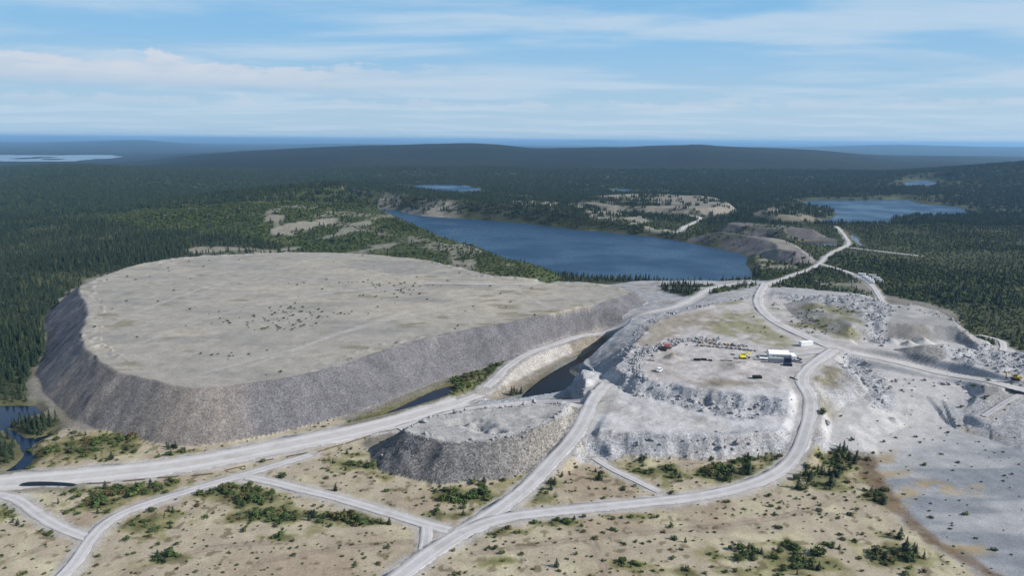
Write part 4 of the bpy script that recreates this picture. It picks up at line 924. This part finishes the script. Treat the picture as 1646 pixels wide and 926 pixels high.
# broken rock on faces and floors
P5 = candidates(200, 520, 1.15); T5 = terrain(P5[:, 0], P5[:, 1], True, True)
keep = rng.random(len(P5)) < T5['rub'] * .5; p = np.c_[P5, T5['h']][keep]; n_ = len(p); s_ = np.minimum(.5 + rng.exponential(.55, n_), 3.2)
lp = smooth_poly([(1040,613),(1024,600),(1020,586),(1032,572),(1058,558),(1090,549),(1125,546),(1160,549)], closed=False); tk = rng.random(420) * (len(lp) - 1); kk = tk.astype(int); q = lp[kk] + (lp[np.minimum(kk + 1, len(lp) - 1)] - lp[kk]) * (tk - kk)[:, None] + rng.normal(0, 1, (420, 2)) * (4.0, 2.2)
p = np.concatenate([p, hits(q)]); s_ = np.concatenate([s_, rng.uniform(.7, 2.2, 420)]); n_ = len(p)
RK = [rock_mesh('rubble', 100 + k, 'rock') for k in range(5)]
scatter('rock_rubble', p, rng.random(n_) * 6.28, np.c_[s_, s_, s_], RK, 'broken blocks of pale rock strewn over quarry faces and benches', 'rubble')
print('scrub/rubble', len(P3), n_)

# ------------------------------------------------------------------ single trees and shrubs of the plain (place, half size in the picture, count, share of conifers, height, where)
GROVES = [
 (100,714,46,14,22,.25,2.6,'in the thicket between waste heap and stream'), (165,742,16,5,4,.5,3.2,'on the sand below the waste heap'), (196,722,30,6,6,.3,2.4,'at the grey foot of the waste heap'),
 (283,727,13,6,7,.4,3.4,'in the tuft between waste heap and causeway'), (190,790,60,6,13,.5,2.6,'along the lower edge of the causeway'), (54,787,2,1,1,1,4.0,'alone below the dark puddle'), (240,784,18,5,6,.3,3.2,'in the clump under the causeway bend'),
 (135,812,34,13,10,.5,2.6,'in the wedge between two joining gravel roads'), (80,860,8,4,2,.1,2.4,'beside the left fork of the gravel road'), (14,832,14,12,6,.3,2.2,'on the sand outside the gravel fork'),
 (245,838,28,14,13,.3,2.2,'on the sand right of the gravel fork'), (266,898,15,6,6,.4,2.6,'in the lone clump on open sand'), (365,790,50,10,18,.3,2.6,'in the thicket under the road junction'), (404,772,9,5,5,.7,4.2,'tallest clump at the road junction'),
 (419,757,2,1,1,.9,3.6,'alone above the road junction'), (447,768,7,3,3,.2,3.0,'in the round clump above the straight gravel road'), (412,806,22,9,8,.3,2.4,'on the sand under the straight gravel road'), (440,830,32,7,12,.4,2.6,'in the dark thicket under the straight gravel road'), (540,833,38,7,14,.5,2.6,'in the dark belt under the straight gravel road'),
 (605,838,24,5,6,.4,2.2,'at the end of the belt near the road island'), (560,740,36,14,9,.3,2.0,'on the slope below the rock mound'), (538,790,4,2,2,.5,2.6,'beside the straight gravel road'), (742,795,34,8,15,.2,2.8,'in the big bush patch below the rock mound'), (730,822,44,6,8,.2,2.0,'on the mossy verge by the road junction'), (770,775,12,4,4,.6,2.6,'on the sand at the toe of the rock mound'),
 (872,784,16,8,8,.4,2.8,'right of the rising haul road'), (896,766,8,4,3,.5,2.8,'near the top of the rising haul road'), (961,765,7,6,4,.6,3.2,'beside the narrow track'), (1034,741,4,3,2,.7,2.6,'below the quarry wall'), (1090,766,10,5,4,.3,2.8,'on the sand between track and curved road'), (1175,764,24,9,17,.5,3.6,'in the big thicket inside the road curve'),
 (1235,739,34,3,13,.7,3.0,'along the foot of the quarry wall'), (1255,745,8,6,4,.7,3.0,'inside the road curve near the wall'), (890,836,50,4,8,.2,2.0,'on the green verge below the long road'), (1020,832,30,5,5,.2,2.0,'below the heap on the long road'), (1102,873,1,1,1,1,3.4,'alone on the open sand'),
 (1190,892,18,8,7,.3,3.4,'in the leafy clump on the open sand'), (1012,907,16,5,6,.2,2.4,'in the flat dark clump on the sand'), (895,913,3,2,1,.6,3.0,'alone low on the open sand'), (1265,908,46,14,17,.4,2.8,'in the wide patch at the sand edge'), (1268,882,13,6,5,.2,3.2,'in the leafy clump above the wide patch'),
 (1316,890,3,2,1,.3,3.8,'round and dense on the sand'), (1338,882,22,14,6,.6,2.4,'scattered on the sand'), (1314,774,30,11,19,.7,4.2,'in the dark grove outside the road curve'), (1358,728,14,14,10,.8,3.8,'in the row beside the tailings'), (1372,742,5,4,3,.9,4.6,'tall beside the tailings margin'), (1412,793,10,4,5,.4,3.2,'at the bend of the brown margin'),
 (1416,812,14,7,4,.8,2.8,'left of the brown margin'), (1446,867,1,1,1,1,6.0,'slender and tallest left of the brown margin'), (1455,886,2,1,1,1,4.6,'stout left of the brown margin'), (1480,896,14,8,5,1,3.6,'on the brown margin'), (1440,908,28,8,6,.8,3.0,'low left of the brown margin'), (1320,664,4,3,3,.6,2.8,'beside the haul road at the works'),
 (831,634,8,4,6,.9,4.0,'at the mouth of the dark trench'), (690,655,30,8,9,.4,2.0,'on the bank of the blue channel')]
crown_n = 0; allpts = []; meta = []
for gi_, (u, v, ru, rv, cnt, pc_, hgt, where) in enumerate(GROVES):
    ru *= 1.25 if cnt > 3 else 1; rv *= 1.3 if cnt > 3 else 1
    for _ in range(cnt):
        sz = random.uniform(.6, 1.25); allpts.append((u + random.uniform(-1, 1) * ru, v + random.uniform(-1, 1) * rv)); meta.append((gi_, random.random() < pc_, hgt * sz * .88, '' if cnt < 4 else 'low ' if sz < .82 else 'tall ' if sz > 1.04 else 'middling '))
pos = hits(allpts)
tt = terrain(pos[:, 0], pos[:, 1], True, True)
for (gi_, con, hgt, szw), p, rdd in zip(meta, pos, tt['rd']):
    if rdd < 1.2 and 'haul road at' not in GROVES[gi_][7]: continue
    where = GROVES[gi_][7]
    e = bpy.data.objects.new('spruce_tree' if con else 'leafy_shrub', None); C.objects.link(e)
    e.location = p; e.rotation_euler = (0, 0, random.uniform(0, 6.28))
    if con:
        s_ = hgt * random.uniform(.95, 1.5); e.scale = (s_, s_, hgt * 1.08)
        tag(e, f'{szw}dark green young spruce {where}', 'tree', f'young spruces {where}')
    else:
        s_ = hgt * random.uniform(.95, 1.25); e.scale = (s_ * .95, s_ * .95, hgt * .72)
        tag(e, f'{szw}bushy green shrub {where}', 'shrub', f'green shrubs {where}')
    o = bpy.data.objects.new('crown', random.choice(CON if con else BSH)); C.objects.link(o); o.parent = e
    o = bpy.data.objects.new('trunk' if con else 'stem', CONT if con else BSHT); C.objects.link(o); o.parent = e

# ------------------------------------------------------------------ buildings, vehicles and stores of the works
M['white'] = simple('white_sheet', (.80, .80, .80), .5, .04, 2); M['offwhite'] = simple('off_white_panel', (.66, .66, .64), .55, .06, 2)
M['grey'] = simple('grey_panel', (.30, .31, .33), .6, .12, 2); M['navy'] = simple('dark_blue_steel', (.025, .035, .07), .5, .2, 2); M['black'] = simple('black_rubber', (.018, .018, .02), .8, .3, 5)
M['yellow'] = simple('yellow_paint', (.72, .62, .03), .45, .08, 3); M['ochre'] = simple('worn_yellow_paint', (.42, .30, .06), .6, .2, 3); M['glass'] = simple('dark_glass', (.02, .025, .03), .1, .1, 2, spec=.6)
M['red'] = simple('faded_red_steel', (.33, .10, .08), .7, .25, 2); M['steel'] = simple('rusty_steel', (.10, .075, .06), .7, .35, 3); M['wood'] = simple('weathered_timber', (.17, .13, .10), .9, .3, 4)
def box_bm(bm, x0, x1, y0, y1, z0, z1, bev=0):
    r = bmesh.ops.create_cube(bm, size=1.0); vs = r['verts']
    for q in vs: q.co = Vector(((x0 + x1) / 2 + q.co.x * (x1 - x0), (y0 + y1) / 2 + q.co.y * (y1 - y0), (z0 + z1) / 2 + q.co.z * (z1 - z0)))
    if bev: bmesh.ops.bevel(bm, geom=list({e for q in vs for e in q.link_edges}), offset=bev, segments=1, affect='EDGES')
def bars_bm(bm, a, b, r, seg=8):
    a, b = Vector(a), Vector(b); d = b - a; mt = d.to_track_quat('Z', 'Y').to_matrix().to_4x4(); mt.translation = (a + b) / 2
    bmesh.ops.create_cone(bm, cap_ends=True, segments=seg, radius1=r, radius2=r, depth=d.length, matrix=mt)
def part(name, parent, mat, *shapes):
    bm = bmesh.new()
    for s_ in shapes:
        if s_[0] == 'box': box_bm(bm, *s_[1:])
        elif s_[0] == 'bar': bars_bm(bm, *s_[1:])
        elif s_[0] == 'prism':               # profile in x,z extruded along y
            pr, y0, y1 = s_[1:]; a = [bm.verts.new((x, y0, z)) for x, z in pr]; b = [bm.verts.new((x, y1, z)) for x, z in pr]; n_ = len(pr)
            bm.faces.new(a); bm.faces.new(b[::-1])
            for k in range(n_): bm.faces.new((a[k], b[k], b[(k + 1) % n_], a[(k + 1) % n_]))
            bmesh.ops.recalc_face_normals(bm, faces=bm.faces[:])
    me = bpy.data.meshes.new(name); bm.to_mesh(me); bm.free(); return link(name, me, parent, M[mat])
def thing(name, u, v, rz, label, cat, group=None, dz=0):
    e = bpy.data.objects.new(name, None); C.objects.link(e); p = hit(u, v); e.location = (p[0], p[1], p[2] + dz - .05); e.rotation_euler = (0, 0, R(rz)); return tag(e, label, cat, group)
def ribs(x0, x1, n_, y, z0, z1, d=.06): return [('box', x, x + .10, y - d, y + d, z0, z1) for x in np.linspace(x0, x1 - .1, n_)]
def container(name, u, v, rz, L_, mat, label, cat='container', group=None, W=2.4, H=2.6, legs=.15):
    e = thing(name, u, v, rz, label, cat, group)
    part('wall', e, mat, ('box', -L_ / 2, L_ / 2, -W / 2, W / 2, legs, H, .04))
    rb = part('wall_ribs', e, mat, *ribs(-L_ / 2, L_ / 2, int(L_ * 1.6), -W / 2, legs, H - .08), *ribs(-L_ / 2, L_ / 2, int(L_ * 1.6), W / 2, legs, H - .08))
    d = part('door', e, mat, ('box', L_ / 2 - .01, L_ / 2 + .07, -W / 2 + .12, -.04, legs + .1, H - .12), ('box', L_ / 2 - .01, L_ / 2 + .07, .04, W / 2 - .12, legs + .1, H - .12))
    part('skid', e, 'steel', ('box', -L_ / 2, L_ / 2, -W / 2 + .2, -W / 2 + .5, -.2, legs), ('box', -L_ / 2, L_ / 2, W / 2 - .5, W / 2 - .2, -.2, legs))
    return e
# white gabled hall
e = thing('storage_hall', 1250, 576, -8, 'white gabled sheet hall in the works yard', 'building')
part('wall', e, 'white', ('prism', [(-2.8, 0), (2.8, 0), (2.8, 2.9), (0, 4.2), (-2.8, 2.9)], -4.8, 4.8)).rotation_euler = (0, 0, R(90))
r_ = part('roof', e, 'white', ('prism', [(-3.05, 2.86), (0, 4.28), (3.05, 2.86), (3.05, 3.02), (0, 4.46), (-3.05, 3.02)], -5.0, 5.0)); r_.rotation_euler = (0, 0, R(90))
part('door', e, 'grey', ('box', 4.79, 4.9, -1.5, 1.5, 0, 2.7)); part('door', e, 'grey', ('box', -3.2, -2.2, -2.9, -2.78, 0, 2.1))
for x in (-1.2, .6, 2.4):
    w_ = part('window', e, 'offwhite', ('box', x, x + 1.0, -2.88, -2.79, 1.1, 2.0)); part('pane', w_, 'glass', ('box', x + .1, x + .9, -2.91, -2.85, 1.2, 1.9))
container('site_cabin', 1247, 583, -8, 7.0, 'grey', 'long grey cabin standing in front of the white hall', 'cabin')
container('container', 1274, 578, 82, 6.0, 'white', 'white container end-on beside the white hall'); container('container', 1265, 583, -8, 3.6, 'navy', 'dark blue container between grey cabin and white container'); container('container', 1266, 588, -8, 3.8, 'navy', 'low dark blue box lying before the dark container', H=1.3)
container('container', 1295, 556, 14, 7.2, 'white', 'long white container alone beside the haul road bend', W=2.5)
e = thing('flatbed_trailer', 1231, 579, -8, 'pale flatbed trailer parked left of the grey cabin', 'trailer')
part('deck', e, 'offwhite', ('box', -3.4, 3.4, -1.2, 1.2, .95, 1.2)); part('headboard', e, 'offwhite', ('box', -3.4, -3.28, -1.2, 1.2, 1.2, 2.0)); part('drawbar', e, 'steel', ('box', 3.4, 4.6, -.12, .12, .8, .95))
for x in (-2.3, -1.3):
    for y in (-1.0, 1.0): part('wheel', e, 'black', ('bar', (x, y - .15, .46), (x, y + .15, .46), .46, 12))
def car(u, v, rz, mat, label, cat='car', name='parked_car', group=None, L_=4.4, H=1.55):
    e = thing(name, u, v, rz, label, cat, group); h = L_ / 2
    part('body', e, mat, ('prism', [(-h, .35), (h, .35), (h, .85), (h * .5, .95), (h * .28, H), (-h * .55, H), (-h * .8, .98), (-h, .92)], -.88, .88))
    part('window', e, 'glass', ('prism', [(h * .48, .98), (h * .27, H - .08), (-h * .53, H - .08), (-h * .74, 1.0)], -.9, .9))
    for x in (-h * .6, h * .62):
        for y in (-.82, .82): w_ = part('wheel', e, 'black', ('bar', (x, y - .1, .34), (x, y + .1, .34), .34, 10))
    return e
car(1281, 579, -10, 'navy', 'dark car beside the white container'); car(1282, 583, -6, 'grey', 'grey car before the dark car by the container'); car(1060, 597, 60, 'white', 'small white van alone on the open yard', 'van', 'parked_van', H=1.9)
car(1240, 567, -8, 'black', 'black car behind the white hall')
def excavator(name, u, v, rz, mat, label, k=1.0):
    e = thing(name, u, v, rz, label, 'excavator'); e.scale = (k, k, k)
    for y in (-.85, .85): tr = part('track', e, 'black', ('prism', [(-1.5, .2), (-1.2, 0), (1.2, 0), (1.5, .2), (1.5, .55), (1.2, .75), (-1.2, .75), (-1.5, .55)], y - .25, y + .25))
    part('turntable', e, 'black', ('bar', (0, 0, .7), (0, 0, .98), .6, 12)); b_ = part('body', e, mat, ('box', -1.7, .9, -1.0, 1.0, .98, 1.75, .1)); part('counterweight', b_, mat, ('box', -2.05, -1.71, -.95, .95, 1.0, 1.8, .1))
    c_ = part('cab', e, mat, ('prism', [(-.2, 1.75), (.95, 1.75), (1.05, 2.2), (.75, 2.75), (-.2, 2.75)], .1, .98)); part('window', c_, 'glass', ('prism', [(-.05, 1.95), (.98, 1.95), (1.0, 2.2), (.72, 2.62), (-.05, 2.62)], .07, 1.01))
    part('boom', e, mat, ('prism', [(.6, 1.5), (.9, 1.4), (2.5, 3.1), (3.6, 2.8), (3.7, 3.05), (2.4, 3.5)], -.5, -.15)); part('arm', e, mat, ('prism', [(3.4, 3.1), (3.8, 3.0), (3.5, .9), (3.25, .95)], -.46, -.19)); part('bucket', e, 'steel', ('prism', [(3.2, 1.0), (3.6, 1.0), (3.5, .3), (2.9, .1), (2.8, .4)], -.7, .05))
    return e
excavator('excavator', 1194, 577, 15, 'yellow', 'bright yellow excavator in the middle of the yard', 1.05)
excavator('excavator', 1632, 611, 165, 'ochre', 'worn yellow excavator under the rubble bank by the haul road', 1.1)
e = thing('rock_crusher', 1072, 561, 0, 'faded red rock crusher against the boulder bank', 'machine')
part('hopper', e, 'red', ('prism', [(-1.6, 2.6), (1.6, 2.6), (.8, 1.3), (-.8, 1.3)], -1.1, 1.1)); part('frame', e, 'steel', ('box', -2.6, 2.2, -.8, .8, .6, 1.3)); part('conveyor', e, 'steel', ('prism', [(2.0, .9), (5.6, 2.5), (5.6, 2.7), (2.0, 1.15)], -.4, .4))
for x in (-2.2, 1.8):
    for y in (-.7, .7): part('leg', e, 'steel', ('bar', (x, y, -.1), (x, y, .7), .14, 6))
car(1064, 564, 0, 'black', 'black flat machine left of the faded red crusher', 'machine', 'loader', L_=5.0)
# long stacks and bars lying in the yard
def lying(name, u0, v0, u1, v1, mat, label, cat, n_=1, r=.25, group=None):
    a, b = hit(u0, v0), hit(u1, v1); e = bpy.data.objects.new(name, None); C.objects.link(e); e.location = a; tag(e, label, cat, group); d = Vector(b - a); sd_ = Vector((-d.y, d.x, 0)).normalized()
    for k in range(n_):
        o_ = sd_ * (k % 3) * r * 2.02 + Vector((0, 0, r + (k // 3) * r * 1.75)); part('pipe', e, mat, ('bar', o_, d + o_, r, 8))
    return e
lying('pipe_stack', 1115, 580, 1126, 580, 'black', 'black pipe stack at the left end of the yard row', 'pipes', 6); lying('pipe_stack', 1127, 579.6, 1136, 580, 'black', 'black pipe stack second in the yard row', 'pipes', 6); lying('pipe_stack', 1138, 580.5, 1145, 581, 'navy', 'short dark pipe bundle in the yard row', 'pipes', 3, .3)
lying('pipe', 1158, 580, 1177, 581, 'steel', 'long rusty pipe at the right end of the yard row', 'pipe'); lying('pipe', 1174, 570.5, 1181, 571, 'black', 'short black pipe left of the yellow excavator', 'pipe', 1, .3); lying('pipe', 1040, 580, 1052, 580.5, 'steel', 'rusty pipe lying near the boulder bank', 'pipe')
lying('steel_beam', 1270, 607, 1282, 612, 'black', 'black beam lying on the pale pad by the road curve', 'beam'); container('container', 1217, 608, 0, 3.8, 'black', 'low black skip on the front of the yard', 'skip', H=1.2)
# pipe along the causeway, showing in lengths
for k, (a_, b_) in enumerate((((141,778.5),(178,777.5)), ((198,775),(233,771.5)), ((253,769.5),(287,767)), ((308,766),(342,762.5)), ((362,757.5),(394,750)), ((412,744),(440,739)), ((462,735),(494,729)), ((512,727),(552,715)), ((556,714),(596,701)))):
    lying('pipe', *a_, *b_, 'steel', 'rusty pipe length half buried along the causeway', 'pipe', 1, .22, 'pipe lengths along the causeway')
# cabins of the camp in the forest
CAB = [(1385,444,7,'first'), (1390,448,5,'second'), (1394.5,450.5,5,'third'), (1398.5,453,5,'fourth'), (1401,456,4,'fifth')]
for u, v, L_, nth in CAB: container('camp_cabin', u, v, -35, L_ * .9, 'white', f'white camp cabin, {nth} from the road end of its row', 'cabin', 'cabins of the forest camp', H=2.8)
for u, v, L_, nth in ((1402,446,7,'first'), (1408,450,7,'second'), (1413,453,5,'third'), (1416.5,456,3.5,'last')): container('camp_cabin', u, v, -25, L_ * .9, 'offwhite', f'off-white camp cabin, {nth} in the row behind', 'cabin', 'cabins of the forest camp', H=2.8)
# boulders lined up along the back of the yard
BO = [rock_mesh('boulder', 200 + k, 'rock') for k in range(4)] + [rock_mesh('boulder', 210 + k, 'rockb') for k in range(2)]
bp_ = []
for k in range(34): t_ = k / 33; bp_.append((1122 + 93 * t_ + random.uniform(-1, 1), 556.5 + 8.5 * t_ ** 1.3 + random.uniform(-.5, .5)))
for k in range(30): t_ = k / 29; bp_.append((1120 + 80 * t_ + random.uniform(-1.5, 1.5), 550.5 + 7 * t_ + random.uniform(-1.5, 1)))
for q, p in zip(bp_, hits(bp_)):
    o = bpy.data.objects.new('boulder', random.choice(BO)); C.objects.link(o); o.location = p; s_ = random.uniform(1.1, 2.0); o.scale = (s_, s_, s_ * 1.1); o.rotation_euler = (0, 0, random.uniform(0, 6.28))
    tag(o, 'rough boulder in the bank along the back of the yard', 'boulder', 'boulders banked along the back of the yard')

# ------------------------------------------------------------------ haze: thin even air over the whole land
bm = bmesh.new(); box_bm(bm, -60000, 60000, -400, 61000, -140, 175)
me = bpy.data.meshes.new('haze'); bm.to_mesh(me); bm.free(); hz = link('haze', me); tag(hz, kind='stuff'); hz['label'] = 'thin blue haze over the far hills'
hm = bpy.data.materials.new('haze'); hm.use_nodes = True; t = hm.node_tree; t.nodes.clear(); pv = N(t, 'ShaderNodeVolumePrincipled', inp={'Color': (.32, .62, 1.0, 1), 'Density': 5.8e-5, 'Anisotropy': .1}); ou = N(t, 'ShaderNodeOutputMaterial'); t.links.new(pv.outputs[0], ou.inputs['Volume']); me.materials.append(hm)
